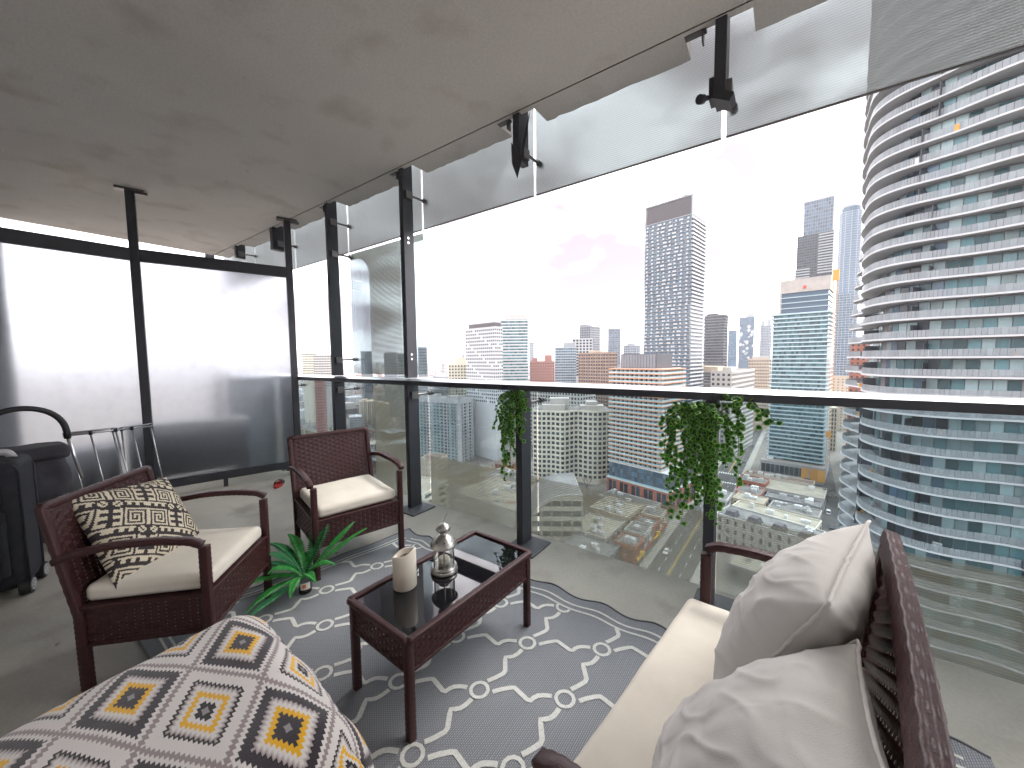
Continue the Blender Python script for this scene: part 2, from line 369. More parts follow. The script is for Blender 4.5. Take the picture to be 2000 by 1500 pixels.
def at_line(A, B, mbx, w, z0, z1):   # bar along A-B
    d = (B - A); L = d.length; d.normalize(); n = Vector((d.y, -d.x, 0)); c = (A + B) / 2 - PA
    mbx.obox((c.x, c.y, (z0 + z1) / 2), d * L / 2, n * w / 2, (0, 0, (z1 - z0) / 2))
for P, e in ((PA, 1), (PB, 1), (PC, 1)):
    mb = MB(); d = (PB - PA).normalized(); n = Vector((d.y, -d.x, 0)); c = P - PA
    mb.obox((c.x, c.y, 1.52), d * .034, n * .034, (0, 0, 1.482)); p = mb.build('post', M['steel'], par); bevel(p, .003)
    mb = MB(); mb.obox((c.x, c.y, 3.001), d * .10, n * .045, (0, 0, .010)); mb.obox((c.x + .02, c.y + .07, 2.985), d * .05, n * .02, (0, 0, .012)); mb.build('ceiling_plate', M['fitting'], p)
    mb = MB(); mb.obox((c.x, c.y, .018), d * .08, n * .08, (0, 0, .018)); mb.build('foot_plate', M['plate'], p)
for A, B in ((PC, PA), (PA, PB)):
    d = (B - A).normalized(); A2, B2 = A + d * .036, B - d * .036
    mb = MB(); at_line(A2, B2, mb, .06, 2.34, 2.455); o = mb.build('top_rail', M['steel'], par); bevel(o, .003)
    mb = MB(); at_line(A2, B2, mb, .06, .085, .165); o = mb.build('bottom_rail', M['steel'], par); bevel(o, .003)
    mb = MB(); at_line(A2, B2, mb, .010, .165, 2.34); mb.build('frosted_pane', M['frost'], par)
    m_ = A + (B - A) * .45 - PA
    mb = MB(); mb.obox((m_.x, m_.y, .043), d * .02, Vector((d.y, -d.x, 0)) * .02, (0, 0, .042)); mb.build('leg', M['steel'], par)
# neighbour's things behind the frosted glass
M['dark_wicker'] = mat('dark_resin', (.13, .13, .14), .6); M['pale_cushion'] = mat('pale_cushion', (.6, .6, .58), .8); M['grey_plastic'] = mat('grey_plastic', (.28, .31, .34), .6)
def rbox(h, r, n=10):   # rounded-box grid, returns MB with half sizes h and corner radius r
    mb = MB(); h = Vector(h)
    def coords(L):
        a = [-L + 2 * L * i / n for i in range(n + 1)]
        return sorted(set([round(v, 6) for v in a] + [round(s_ * (L - r * t), 6) for s_ in (-1, 1) for t in (0, .3, .6, 1)]))
    ax = [coords(v) for v in h]
    for d in range(3):
        e, f_ = (d + 1) % 3, (d + 2) % 3
        for sgn in (-1, 1):
            A, B = ax[e], ax[f_]; vs = []
            for a in A:
                for b_ in B:
                    q = [0, 0, 0]; q[d] = sgn * h[d]; q[e] = a; q[f_] = b_
                    inn = Vector([max(-(h[i] - r), min(h[i] - r, q[i])) for i in range(3)]); dv = Vector(q) - inn
                    vs.append(tuple(inn + dv.normalized() * r))
            nb = len(B); fs = []
            for i in range(len(A) - 1):
                for j in range(nb - 1):
                    t = (i * nb + j, (i + 1) * nb + j, (i + 1) * nb + j + 1, i * nb + j + 1)
                    fs.append(t if sgn > 0 else t[::-1])
            mb.add(vs, fs)
    return mb
def weld(o, d=1e-5):
    import bmesh
    b = bmesh.new(); b.from_mesh(o.data); bmesh.ops.remove_doubles(b, verts=b.verts, dist=d); b.to_mesh(o.data); b.free(); return o
def soft(name, h, r, m, parent=None, loc=(0, 0, 0), fn=None, n=16):
    mb = rbox(h, r, n)
    if fn: mb.v = [fn(*v) for v in mb.v]
    o = weld(mb.build(name, m, parent, smooth=True)); o.location = loc; return o
ns = thing('neighbour_sofa', 'dark boxy outdoor sofa with a pale cushion seen blurred through the frosted glass', 'sofa', (-5.55, 1.35, 0), -8)
soft('base', (.24, .52, .22), .04, M['dark_wicker'], ns, (0, 0, .34)); soft('cushion', (.25, .52, .07), .05, M['pale_cushion'], ns, (0, 0, .635))
for sx in (-1, 1):
    for sy in (-1, 1):
        mb = MB(); mb.box(sx * .2 - .02, sy * .46 - .02, 0, sx * .2 + .02, sy * .46 + .02, .13); mb.build('leg', M['dark_wicker'], ns)
nb_ = thing('storage_cabinet', 'pale grey storage cabinet seen blurred through the frosted glass by the rail', 'cabinet', (-5.6, 2.0, 0))
mb = MB(); mb.box(-.3, -.16, .05, .3, .16, 1.13); o = mb.build('body', M['grey_plastic'], nb_); bevel(o, .01)
mb = MB(); mb.box(-.32, -.18, 1.13, .32, .18, 1.17); o = mb.build('lid', M['grey_plastic'], nb_); bevel(o, .01)
mb = MB(); mb.box(-.3, -.15, 0, .3, .15, .05); mb.build('plinth', M['dark_wicker'], nb_)
nc = thing('neighbour_chest', 'long dark chest with pale tops seen blurred behind the drying rack', 'chest', (-5.6, .25, 0))
mb = MB(); mb.box(-.2, -.6, .0, .2, .5, .46); o = mb.build('body', M['dark_wicker'], nc); bevel(o, .01)
mb = MB(); mb.box(-.22, -.62, .46, .22, .52, .52); o = mb.build('lid', M['dark_wicker'], nc); bevel(o, .01)
for y in (.16, .32):
    mb = MB(); mb.box(.2, y, .15, .214, y + .09, .40); mb.build('label_sheet', M['pale_cushion'], nc)
# ================================================================== FURNITURE
M['rattan'] = mat('burgundy_resin_wicker', (.048, .0160, .0170), .42, 0, .34, vary=.18, vscale=60, bump=.15, bscale=260)
M['cushion'] = mat('cream_cushion_cloth', (.71, .665, .58), .85, 0, .2, vary=.07, vscale=5, bump=.12, bscale=420)
M['linen'] = mat('grey_linen', (.63, .61, .58), .9, 0, .15, vary=.05, vscale=7, bump=.15, bscale=500)
def weave(mb, P, N, Lu, Lv, sw=.017, pitch=.030, amp=.0048, mi=0):
    ns = max(1, int(round(Lv / sw))); sw = Lv / ns
    nb = max(2, int(round(Lu / pitch))); pitch = Lu / nb; nu = nb * 2 + 1
    us = np.linspace(0, Lu, nu)
    for j in range(ns):
        vs = []
        for w, dz in ((-.46, -.0012), (0, .0012), (.46, -.0012)):
            v = np.full(nu, (j + .5 + w) * sw)
            off = amp * np.cos(np.pi * us / pitch + np.pi * j)
            p = P(us, v); n = N(us, v)
            vs.append(p + n * (off + dz * np.sign(off + 1e-9))[:, None])
        V = np.concatenate(vs)
        fs = []
        for k in range(2):
            a = k * nu
            fs += [(a + i, a + i + 1, a + nu + i + 1, a + nu + i) for i in range(nu - 1)]
        mb.add([tuple(q) for q in V], fs, mi)
    nv = max(2, int(Lv / .03)) + 1; vv = np.linspace(0, Lv, nv)
    for k in range(nb + 1):
        V = np.concatenate([P(np.full(nv, min(max(k * pitch + s_ * pitch * .40, 0), Lu)), vv) for s_ in (-1, 1)])
        mb.add([tuple(q) for q in V], [(i, nv + i, nv + i + 1, i + 1) for i in range(nv - 1)], mi)
def flat(o, eu, ev, n):
    o, eu, ev, n = [np.array(q, float) for q in (o, eu, ev, n)]
    return (lambda u, v: o + np.outer(u, eu) + np.outer(v, ev)), (lambda u, v: np.tile(n, (len(u), 1)))
def resample(path, ds):
    P = [Vector(p) for p in path]; out = [P[0]]
    L = [0]
    for a, b in zip(P, P[1:]): L.append(L[-1] + (b - a).length)
    n = max(2, int(L[-1] / ds)); k = 0
    for i in range(1, n + 1):
        t = L[-1] * i / n
        while k < len(P) - 2 and L[k + 1] < t: k += 1
        out.append(P[k].lerp(P[k + 1], min(1, (t - L[k]) / (L[k + 1] - L[k] + 1e-9))))
    return out
def arc_smooth(path, r=.04, n=6):   # round the corners of a polyline
    P = [Vector(p) for p in path]; out = [P[0]]
    for a, b, c in zip(P, P[1:], P[2:]):
        d1 = (a - b); d2 = (c - b); q = min(r, d1.length * .45, d2.length * .45)
        s_, e = b + d1.normalized() * q, b + d2.normalized() * q
        for i in range(n + 1):
            t = i / n; out.append(s_.lerp(b, t).lerp(b.lerp(e, t), t))
    return out + [P[-1]]
def wrap(mb, path, w, h, up=(0, 1, 0), pitch=.011, mi=0):
    pr = []
    for cx, cy_, a0 in ((1, 1, 0), (-1, 1, 90), (-1, -1, 180), (1, -1, 270)):
        for a in (10, 80): pr.append((cx * w * .38 + math.cos(R(a0 + a)) * w * .12, cy_ * h * .38 + math.sin(R(a0 + a)) * h * .12))
    path = resample(path, pitch / (4 if pitch > .04 else 2))
    def sc(i, j):
        k = (i // 2 + (j // 2)) % 2
        if pitch > .04: return .90 if i % 4 == 3 else (1.0 if (j // 2 + i // 4) % 2 else 1.05)
        return 1.03 if k else .975
    mb.sweep(path, pr, mi, sc, up)
def tape(mb, path, w, h, up=(0, 1, 0), strand=.0105, seg=.036):   # rim wrapped in flat woven tape
    pr, ids = [], []
    for (ax, ay, bx, by) in ((w / 2, -h / 2, w / 2, h / 2), (w / 2, h / 2, -w / 2, h / 2), (-w / 2, h / 2, -w / 2, -h / 2), (-w / 2, -h / 2, w / 2, -h / 2)):
        L_ = math.hypot(bx - ax, by - ay); ns = max(2, round(L_ / strand))
        for q in range(ns):
            for f_ in (0, .25, .75): t = (q + f_) / ns; pr.append((ax + (bx - ax) * t, ay + (by - ay) * t)); ids.append((q, f_))
    path = resample(path, seg / 6)
    def sc(i, j):
        q, f_ = ids[j]; k = i // 6; e = i % 6
        if f_ == 0: return .955
        up_ = (q // 2 + k) % 2
        return 1.03 if up_ and e not in (0, 5) else (.985 if e not in (0,) else .965)
    mb.sweep(path, pr, 0, sc, up)
def wicker_seat(name, label, cat, loc, rz, Wd, D=.60, H=.80, sag=0, group=None, arm=0, lean=.20, rim=(.026, .030)):
    t = thing(name, label, cat, loc, rz, group); hw = Wd / 2; rat = M['rattan']
    yf, yb = D / 2, -D / 2 + .06
    # back: leaning woven panel, slightly curved in plan
    zb0, zb1 = .33, H
    def bp(u, v):
        x = -hw + .012 + u; s = (x / hw); y = yb - lean * v - sag * (1 - s * s) * v * 0.9 + .0
        return np.stack([x, y, zb0 + v * .975], 1)
    def bn(u, v): return np.tile(np.array([0, .98, .2]), (len(u), 1))
    mb = MB(); weave(mb, bp, bn, Wd - .024, (zb1 - zb0) / .975, sw=.0185 if Wd > .8 else .0165, pitch=.031)
    mb.build('woven_back', rat, t, smooth=True, kind='stuff')
    mb = MB(); L = (zb1 - zb0) / .975
    def bpt(x, v): return tuple(bp(np.array([x + hw - .012]), np.array([v]))[0])
    pth = [bpt(-hw + .012, 0)] + [bpt(-hw + .012, L * i / 8) for i in range(1, 9)] + [bpt(-hw + .012 + (Wd - .024) * i / 12, L) for i in range(1, 13)] + [bpt(hw - .012, L * (8 - i) / 8) for i in range(1, 9)]
    if Wd > .8: tape(mb, pth, rim[1], rim[0], up=(0, 1, .2))
    else: wrap(mb, pth, rim[1], rim[0], up=(0, 1, .2), pitch=.022)
    mb.build('back_rim', rat, t, smooth=True)
    # seat skirts
    z0, z1 = .215, .375
    for nm, o, eu, n, L_ in (('front_skirt', (-hw + .02, yf - .005, z0), (1, 0, 0), (0, 1, 0), Wd - .04), ('side_skirt', (hw - .012, yb, z0), (0, 1, 0), (1, 0, 0), yf - yb - .01),
                             ('side_skirt', (-hw + .012, yb, z0), (0, 1, 0), (-1, 0, 0), yf - yb - .01), ('rear_skirt', (-hw + .02, yb - .005, z0), (1, 0, 0), (0, -1, 0), Wd - .04)):
        P, N = flat(o, eu, (0, 0, 1), n); mb = MB(); weave(mb, P, N, L_, z1 - z0, sw=.016, pitch=.029); mb.build(nm, rat, t, smooth=True, kind='stuff')
    mb = MB(); mb.box(-hw + .02, yb, .362, hw - .02, yf - .012, .374)
    for z in (z0, .372):
        for a, b in (((-hw + .012, yf - .008, z), (hw - .012, yf - .008, z)), ((-hw + .014, yb, z), (-hw + .014, yf, z)), ((hw - .014, yb, z), (hw - .014, yf, z)), ((-hw + .012, yb, z), (hw - .012, yb, z))):
            wrap(mb, [a, b], .018, .014, up=(0, 0, 1), pitch=.016)
    mb.build('seat_frame', rat, t, smooth=False)
    for sx in (-1, 1):
        x = sx * (hw - .014)
        mb = MB(); wrap(mb, [(x, yf - .014, 0), (x, yf - .014, .585 + arm)], .034, .034, up=(0, 1, 0)); mb.build('leg', rat, t, smooth=True)
        mb = MB(); wrap(mb, [(x, yb + .005, 0), (x, yb, .36)], .034, .034, up=(0, 1, 0)); mb.build('leg', rat, t, smooth=True)
        mb = MB(); x2 = sx * (hw + .004)
        p = [(x2, yb - .055, .585 + arm), (x2, yb + .02, .612 + arm), (x2, yb + .16, .632 + arm), (x2, yf - .16, .632 + arm), (x2, yf - .05, .618 + arm), (x2 * .995, yf - .012, .598 + arm)]
        wrap(mb, arc_smooth(p, .05, 5), .036, .026, up=(0, 0, 1), pitch=.013); mb.build('armrest', rat, t, smooth=True)
        mb = MB(); mb.cyl((x2, yb - .05, .588 + arm), (sx * (hw - .02), yb - .05, .588 + arm), .018, 10); mb.build('arm_joint', rat, t, smooth=True)
        mb = MB()
        for yy in (yf - .014, yb + .005): mb.box(x - .018, yy - .018, 0, x + .018, yy + .018, .012)
    return t
chair_a = wicker_seat('wicker_armchair', 'burgundy wicker armchair with the key patterned pillow, beside the dark luggage', 'armchair', (-2.335, .503, 0), -43.8, .57, D=.53, group='wicker armchairs')
chair_b = wicker_seat('wicker_armchair', 'burgundy wicker armchair without a pillow, standing in front of the balustrade', 'armchair', (-2.505, 1.455, 0), -103.6, .58, group='wicker armchairs')
love = wicker_seat('wicker_loveseat', 'wide burgundy wicker loveseat with grey pillows by the glass rail', 'loveseat', (-.028, .997, 0), 82.5, 1.0, D=.49, H=.838, sag=.018, arm=.05, lean=.10, rim=(.030, .062))
def seat_cushion(label, base, Wd, D=.50, th=.036, seed=0, dy=.02):
    def fn(x, y, z):
        n = mnoise.noise(Vector((x * 5, y * 5, seed))) * .006 + mnoise.noise(Vector((x * 14, y * 14, seed + 5))) * .0022
        k = max(0, 1 - (x / (Wd / 2)) ** 4) * max(0, 1 - (y / (D / 2)) ** 4)
        return (x, y, z + (.018 * k + n * (1 if z > 0 else 0)) - (.0 if z > 0 else .018 * k))
    o = soft('seat_cushion', (Wd / 2, D / 2, th), .026, M['cushion'], None, (0, 0, 0), fn, 30)
    o.location = base.matrix_basis @ Vector((0, dy, .377 + th)) ; o.rotation_euler = base.rotation_euler
    tag(o, label, 'cushion', 'cream seat cushions'); 
    return o
for b_ in (chair_a, chair_b, love): b_.matrix_basis = Matrix.Translation(b_.location) @ b_.rotation_euler.to_matrix().to_4x4()
seat_cushion('cream seat cushion under the key patterned pillow', chair_a, .50, D=.46, seed=1)
seat_cushion('cream seat cushion on the armchair in front of the balustrade', chair_b, .51, seed=2)
seat_cushion('long cream bench cushion on the loveseat', love, .93, seed=3, th=.045, D=.50, dy=.035)

def pillow_mesh(size, T, n, seed=0, wr=.008, pinch=.06, p=2.4):
    vs = []; fs = []; h = size / 2
    def pt(i, j, s):
        x = -1 + 2 * i / n; y = -1 + 2 * j / n
        k = (max(0, 1 - abs(x) ** p) * max(0, 1 - abs(y) ** p)) ** .55
        X = x * (1 - pinch * (1 - y * y)); Y = y * (1 - pinch * (1 - x * x))
        r = math.hypot(abs(x) - 1, abs(y) - 1); ang = math.atan2(1 - abs(y), 1 - abs(x))
        w = math.sin(ang * 11 + seed + (x > 0) * 2 + (y > 0) * 3.1) * math.exp(-r * 2.3) * r * 2.0
        w += 1.1 * mnoise.noise(Vector((x * 2.1 + seed, y * 2.1, s * 3))) + .55 * mnoise.noise(Vector((x * 5 + seed, y * 2.5, s * 5)))
        w2 = 1 - abs(mnoise.noise(Vector((x * 1.7 + y * 1.2 + seed, y * 3.0 - x * 2, s * 2)))) * 2
        w += .8 * w2 ** 3 if w2 > 0 else 0
        return (X * h, Y * h, s * (T * k + w * wr * min(1, k * 1.6)))
    N1 = n + 1
    for s in (1, -1):
        o = len(vs); vs += [pt(i, j, s) for i in range(N1) for j in range(N1)]
        for i in range(n):
            for j in range(n):
                q = (o + i * N1 + j, o + (i + 1) * N1 + j, o + (i + 1) * N1 + j + 1, o + i * N1 + j + 1)
                fs.append(q if s > 0 else q[::-1])
    return vs, fs
def orient(o, c, a, b, n):
    o.matrix_world = Matrix(((a[0], b[0], n[0], c[0]), (a[1], b[1], n[1], c[1]), (a[2], b[2], n[2], c[2]), (0, 0, 0, 1)))
# key patterned pillow: cells of the print are picked face by face
def key_print(u, v):     # u, v in print units
    S = 17; iu, iv = int(math.floor(u)) % S, int(math.floor(v)) % S
    if int(math.floor(u / S) + math.floor(v / S)) % 2: iu = S - 1 - iu
    if iu < 11 and iv < 11:
        r = min(iu, iv, 10 - iu, 10 - iv); c = r % 2 == 0
        if iu == r + 1 and iv == r and r < 5: c = not c
        if iu == r and iv == r + 1 and r < 5 and False: c = not c
        return c
    if iv >= 11 and iu < 11:
        k = iv - 11
        if k in (0,): return False
        if k == 5: return False
        return (iu % 4 in (0, 1) and k > 1) or (k == 4) or (iu % 4 == 2 and k == 2 and False)
    if iu >= 11 and iv < 11:
        k = iu - 11
        if k in (0, 5): return False
        return (iv % 4 in (0, 1) and k > 1) or k == 1
    return (iu + iv) % 3 != 0 and iu not in (11, 16) and iv not in (11, 16)
M['print_cream'] = mat('print_cream', (.62, .56, .43), .9, 0, .15); M['print_dark'] = mat('print_charcoal', (.052, .044, .046), .9, 0, .15)
n = 120; vs, fs = pillow_mesh(.45, .085, n, 4, .004, .05)
mb = MB(); mb.v = vs; mb.f = fs
ca, sa = math.cos(R(24)), math.sin(R(24))
for f_ in fs:
    x = sum(vs[i][0] for i in f_) / 4; y = sum(vs[i][1] for i in f_) / 4
    mb.m.append(0 if key_print((x * ca - y * sa) / .0076 + 40, (x * sa + y * ca) / .0076 + 40) else 1)
o = weld(mb.build('throw_pillow', [M['print_cream'], M['print_dark']], None, True), 1e-6)
orient(o, (-2.455, .40, .585), Vector((-.546, .829, -.123)).normalized(), Vector((-.515, -.216, .829)).normalized(), Vector((.661, .516, .545)).normalized())
tag(o, 'throw pillow printed with cream square spirals on charcoal', 'pillow')
def grey_pillow(label, c, a, b, n_, seed, size=.48, T=.11):
    vs, fs = pillow_mesh(size, T, 80, seed, .0065, .085); mb = MB(); mb.add(vs, fs)
    o = weld(mb.build('throw_pillow', M['linen'], None, True), 1e-6)
    orient(o, c, a, b, n_); tag(o, label, 'pillow', 'plain grey throw pillows')
    h = size / 2; pth = []
    for k in range(160):
        t = k / 40; s_ = int(t); q = (t - s_) * 2 - 1
        x, y = ((q, -1), (1, q), (-q, 1), (-1, -q))[s_]
        wv = .003 * mnoise.noise(Vector((x * 9, y * 9, seed))) * 1.5
        pth.append((x * h * (1 - .085 * (1 - y * y)) * 1.012, y * h * (1 - .085 * (1 - x * x)) * 1.012, wv))
    mb = MB(); mb.tube(pth + [pth[0]], .0042, 6, up=(0, 0, 1)); mb.build('seam', M['linen'], o, True)
    return o
lm = love.matrix_basis
def lframe(c, lean, yaw, roll=0):
    n0 = Vector((math.sin(R(yaw)) * math.cos(R(lean)), math.cos(R(yaw)) * math.cos(R(lean)), math.sin(R(lean))))
    a0 = Vector((-math.cos(R(yaw)), math.sin(R(yaw)), 0)); b0 = n0.cross(a0)
    a1 = a0 * math.cos(R(roll)) + b0 * math.sin(R(roll)); b1 = -a0 * math.sin(R(roll)) + b0 * math.cos(R(roll))
    q = lm.to_3x3()
    return lm @ Vector(c), q @ a1, q @ b1, q @ n0
grey_pillow('plump grey pillow leaning on the loveseat back, farther from the camera', *lframe((.20, -.055, .68), 27, 6, -3), 2)
grey_pillow('plump grey pillow leaning on the loveseat back, nearer to the camera', *lframe((-.27, -.05, .625), 42, -6, 3), 9)

# ------------------------------------------------------------------ coffee table
tb = thing('coffee_table', 'low burgundy wicker coffee table with a black glass top', 'coffee table', (-1.196, 1.172, 0), -2.2)
M['black_glass'] = mat('black_glass', (.006, .006, .008), .03, 0, .9)
hx, hy, zt = .19, .372, .396
mb = MB(); mb.box(-hx + .018, -hy + .018, zt - .018, hx - .018, hy - .018, zt - .010); o = mb.build('glass_top', M['black_glass'], tb); bevel(o, .002)
for nm, o_, eu, n_, L_ in (('long_skirt', (hx - .006, -hy + .01, .262), (0, 1, 0), (1, 0, 0), 2 * hy - .02), ('long_skirt', (-hx + .006, -hy + .01, .262), (0, 1, 0), (-1, 0, 0), 2 * hy - .02),
                           ('end_skirt', (-hx + .01, -hy + .006, .262), (1, 0, 0), (0, -1, 0), 2 * hx - .02), ('end_skirt', (-hx + .01, hy - .006, .262), (1, 0, 0), (0, 1, 0), 2 * hx - .02)):
    P, N = flat(o_, eu, (0, 0, 1), n_); mb = MB(); weave(mb, P, N, L_, .122, sw=.0152, pitch=.026); mb.build(nm, M['rattan'], tb, True, kind='stuff')
mb = MB()
for a, b in (((-hx, -hy), (hx, -hy)), ((hx, -hy), (hx, hy)), ((hx, hy), (-hx, hy)), ((-hx, hy), (-hx, -hy))):
    wrap(mb, [(a[0], a[1], zt - .010), (b[0], b[1], zt - .010)], .026, .020, up=(0, 0, 1), pitch=.024)
mb.build('rim', M['rattan'], tb, True)
mb = MB()
for a, b in (((-hx + .01, -hy + .01), (hx - .01, -hy + .01)), ((hx - .01, -hy + .01), (hx - .01, hy - .01)), ((hx - .01, hy - .01), (-hx + .01, hy - .01)), ((-hx + .01, hy - .01), (-hx + .01, -hy + .01))):
    wrap(mb, [(a[0], a[1], .262), (b[0], b[1], .262)], .016, .014, up=(0, 0, 1), pitch=.02)
mb.build('lower_rail', M['rattan'], tb, True)
for sx in (-1, 1):
    for sy in (-1, 1):
        mb = MB(); x, y = sx * (hx - .012), sy * (hy - .012); wrap(mb, [(x, y, 0), (x, y, .384)], .030, .030, up=(0, 1, 0)); mb.build('leg', M['rattan'], tb, True)
# ------------------------------------------------------------------ candle and lantern
M['wax'] = mat('ivory_wax', (.74, .69, .60), .5, 0, .4, vary=.04, vscale=12); M['wax'].node_tree.nodes['Principled BSDF'].inputs['Subsurface Weight'].default_value = .25
M['wax'].node_tree.nodes['Principled BSDF'].inputs['Subsurface Radius'].default_value = (.02, .012, .008)
M['wick'] = mat('charred_wick', (.03, .02, .015), .9); M['burn'] = mat('scorched_wax', (.34, .24, .14), .7, vary=.4, vscale=60)
ZT = zt - .010
c = thing('pillar_candle', 'ivory pillar candle with a slanted hollow top on the coffee table', 'candle', (-1.29, 1.0, ZT))
mb = MB(); nn = 40; r0, H0 = .050, .152
ring = lambda r, zf: [(r * math.cos(2 * math.pi * i / nn), r * math.sin(2 * math.pi * i / nn), zf(2 * math.pi * i / nn)) for i in range(nn)]
top = lambda a: H0 + .016 * math.cos(a - R(25)) + .003 * math.sin(3 * a)
rings = [ring(r0 - .004, lambda a: 0), ring(r0, lambda a: .004), ring(r0, lambda a: top(a) - .006), ring(r0 - .004, top), ring(r0 - .009, lambda a: top(a) - .002), ring(r0 - .014, lambda a: top(a) - .022), ring(.008, lambda a: H0 - .03)]
for q in rings: mb.v += q
for k in range(len(rings) - 1):
    for i in range(nn): mb.f.append((k * nn + i, k * nn + (i + 1) % nn, (k + 1) * nn + (i + 1) % nn, (k + 1) * nn + i)); mb.m.append(1 if k == 5 else 0)
mb.f.append(tuple(range(6 * nn, 7 * nn))); mb.m.append(1); mb.f.append(tuple(range(nn - 1, -1, -1))); mb.m.append(0)
mb.build('wax_body', [M['wax'], M['burn']], c, True)
mb = MB(); mb.tube([(0, 0, H0 - .032), (.001, 0, H0 - .02), (.004, .002, H0 - .012)], .0018, 6); mb.build('wick', M['wick'], c)
L = thing('candle_lantern', 'silver metal lantern with glass sides and a domed pierced top on the coffee table', 'lantern', (-1.235, 1.18, ZT))
M['lantern'] = mat('brushed_tin', (.42, .41, .39), .36, 1, bump=.08, bscale=300)
M['lamp_glass'] = glass_mat('lamp_glass', (.95, .97, .96))
mb = MB(); mb.lathe([(0, 0), (.056, 0), (.062, .004), (.062, .012), (.058, .018), (.060, .024), (.055, .032), (.0, .032)], 32); autosmooth(mb.build('base', M['lantern'], L))
mb = MB(); mb.lathe([(.047, .032), (.047, .122)], 32); mb.build('glass_chimney', M['lamp_glass'], L, True)
for k in range(6):
    a = 2 * math.pi * k / 6 + .3; x, y = .051 * math.cos(a), .051 * math.sin(a)
    mb = MB(); mb.cyl((x, y, .028), (x, y, .126), .003, 8); mb.build('upright', M['lantern'], L)
mb = MB(); mb.lathe([(.0, .121), (.058, .121), (.061, .124), (.060, .132), (.052, .146), (.040, .160), (.026, .170), (.016, .176), (.014, .182), (.022, .186), (.032, .195), (.034, .203), (.030, .212), (.020, .221), (.006, .226), (0, .226)], 36); d = autosmooth(mb.build('domed_top', M['lantern'], L))
mb = MB()
for k in range(9):
    a = 2 * math.pi * k / 9; nrm = Vector((math.cos(a) * .70, math.sin(a) * .70, .71)); ctr = Vector((.0475 * math.cos(a), .0475 * math.sin(a), .1530)); t1 = Vector((-math.sin(a), math.cos(a), 0)); t2 = nrm.cross(t1)
    mb.add([tuple(ctr + nrm * .0012 + (t1 * math.cos(j * math.pi / 4) + t2 * math.sin(j * math.pi / 4)) * (.0050 if j % 2 else .0022)) for j in range(8)], [tuple(range(8))])
for k in range(6):
    a = 2 * math.pi * k / 6; nrm = Vector((math.cos(a), math.sin(a), .25)).normalized(); ctr = Vector((.0342 * math.cos(a), .0342 * math.sin(a), .203)); t1 = Vector((-math.sin(a), math.cos(a), 0)); t2 = nrm.cross(t1)
    mb.add([tuple(ctr + nrm * .0008 + (t1 * math.cos(j * math.pi / 3) + t2 * math.sin(j * math.pi / 3)) * .0025) for j in range(6)], [tuple(range(6))])
mb.build('star_hole', M['wick'], d)
mb = MB(); pts = [(.0, .0, .224), (.0, .004, .235), (.004, .008, .25), (.010, .012, .266), (.012, .022, .276), (.004, .028, .272), (.0, .022, .262)]; mb.tube(resample(pts, .006), .0013, 6); mb.build('hook', M['lantern'], L, True)
tl = thing('tealight', 'white tealight candle burning low inside the silver lantern', 'candle', (-1.235, 1.18, ZT + .0325)); tl['label'] = 'small white tealight standing inside the silver lantern'
mb = MB(); mb.lathe([(0, 0), (.026, 0), (.026, .03), (.022, .034), (.012, .030), (0, .029)], 24); mb.build('wax_cup', M['wax'], tl, True)
mb = MB(); mb.cyl((0, 0, .028), (.001, 0, .038), .0013, 6); mb.build('wick', M['wick'], tl)

# ------------------------------------------------------------------ rug
def rug_mat():
    g = NG('woven_outdoor_rug'); x, y, z = g.xyz()
    st = g.math('FRACT', g.math('MULTIPLY', x, 1 / .0072)); s2 = g.math('LESS_THAN', st, .38)
    br = g.math('FRACT', g.math('ADD', g.math('MULTIPLY', y, 1 / .010), g.math('MULTIPLY', g.math('FLOOR', g.math('MULTIPLY', x, 1 / .0072)), .5)))
    s3 = g.math('MULTIPLY', s2, g.math('LESS_THAN', br, .72))
    nz_ = g.noise(6, detail=5); c0 = g.mix(nz_, (.125, .132, .146), (.165, .172, .188))
    c1 = g.mix(s3, c0, (.30, .315, .34)); g.l(c1, g.p.inputs['Base Color']); g.p.inputs['Roughness'].default_value = .75
    b = g.n('Bump'); b.inputs['Strength'].default_value = .35; b.inputs['Distance'].default_value = .003; g.l(g.math('PINGPONG', g.math('MULTIPLY', x, 1 / .0072), 1), b.inputs['Height']); g.l(b.outputs[0], g.p.inputs['Normal'])
    return g.m
M['rug'] = rug_mat(); M['rug_white'] = mat('rug_white_band', (.60, .60, .57), .8, vary=.12, vscale=90, bump=.4, bscale=350)
M['binding'] = mat('rug_binding', (.13, .135, .145), .8)
RC = [Vector((-2.62, .36, 0)), Vector((.62, .36, 0)), Vector((.62, 1.875, 0)), Vector((-2.36, 1.875, 0))]
def rug_z(x, y):
    e = max(0, 1 - (1.875 - y) / .30); w = .5 + .5 * math.sin(x * 2 * math.pi / .27 + 1.1 * math.sin(x * 3))
    e2 = max(0, 1 - abs(x - (-2.45)) / .2)
    return .004 + e * e * .016 * w + e2 * .006 * (.5 + .5 * math.sin(y * 19)) + .0015 * (mnoise.noise(Vector((x * 3, y * 3, 0))) + 1)
def rug_pt(u, v):
    p = RC[0].lerp(RC[1], u).lerp(RC[3].lerp(RC[2], u), v); y = p.y + .012 * math.sin(p.x * 2 * math.pi / .27 + 1.1 * math.sin(p.x * 3) + 1.4) * max(0, v - .85) / .15
    return p.x, y
rg = thing('outdoor_rug', 'grey woven outdoor rug with white trellis lines and ripples along its edge', 'rug', (-1.2, 1.1, 0))
mb = MB(); nu, nv = 200, 70
for i in range(nu + 1):
    for j in range(nv + 1):
        x, y = rug_pt(i / nu, j / nv); mb.v.append((x + 1.2, y - 1.1, rug_z(x, y)))
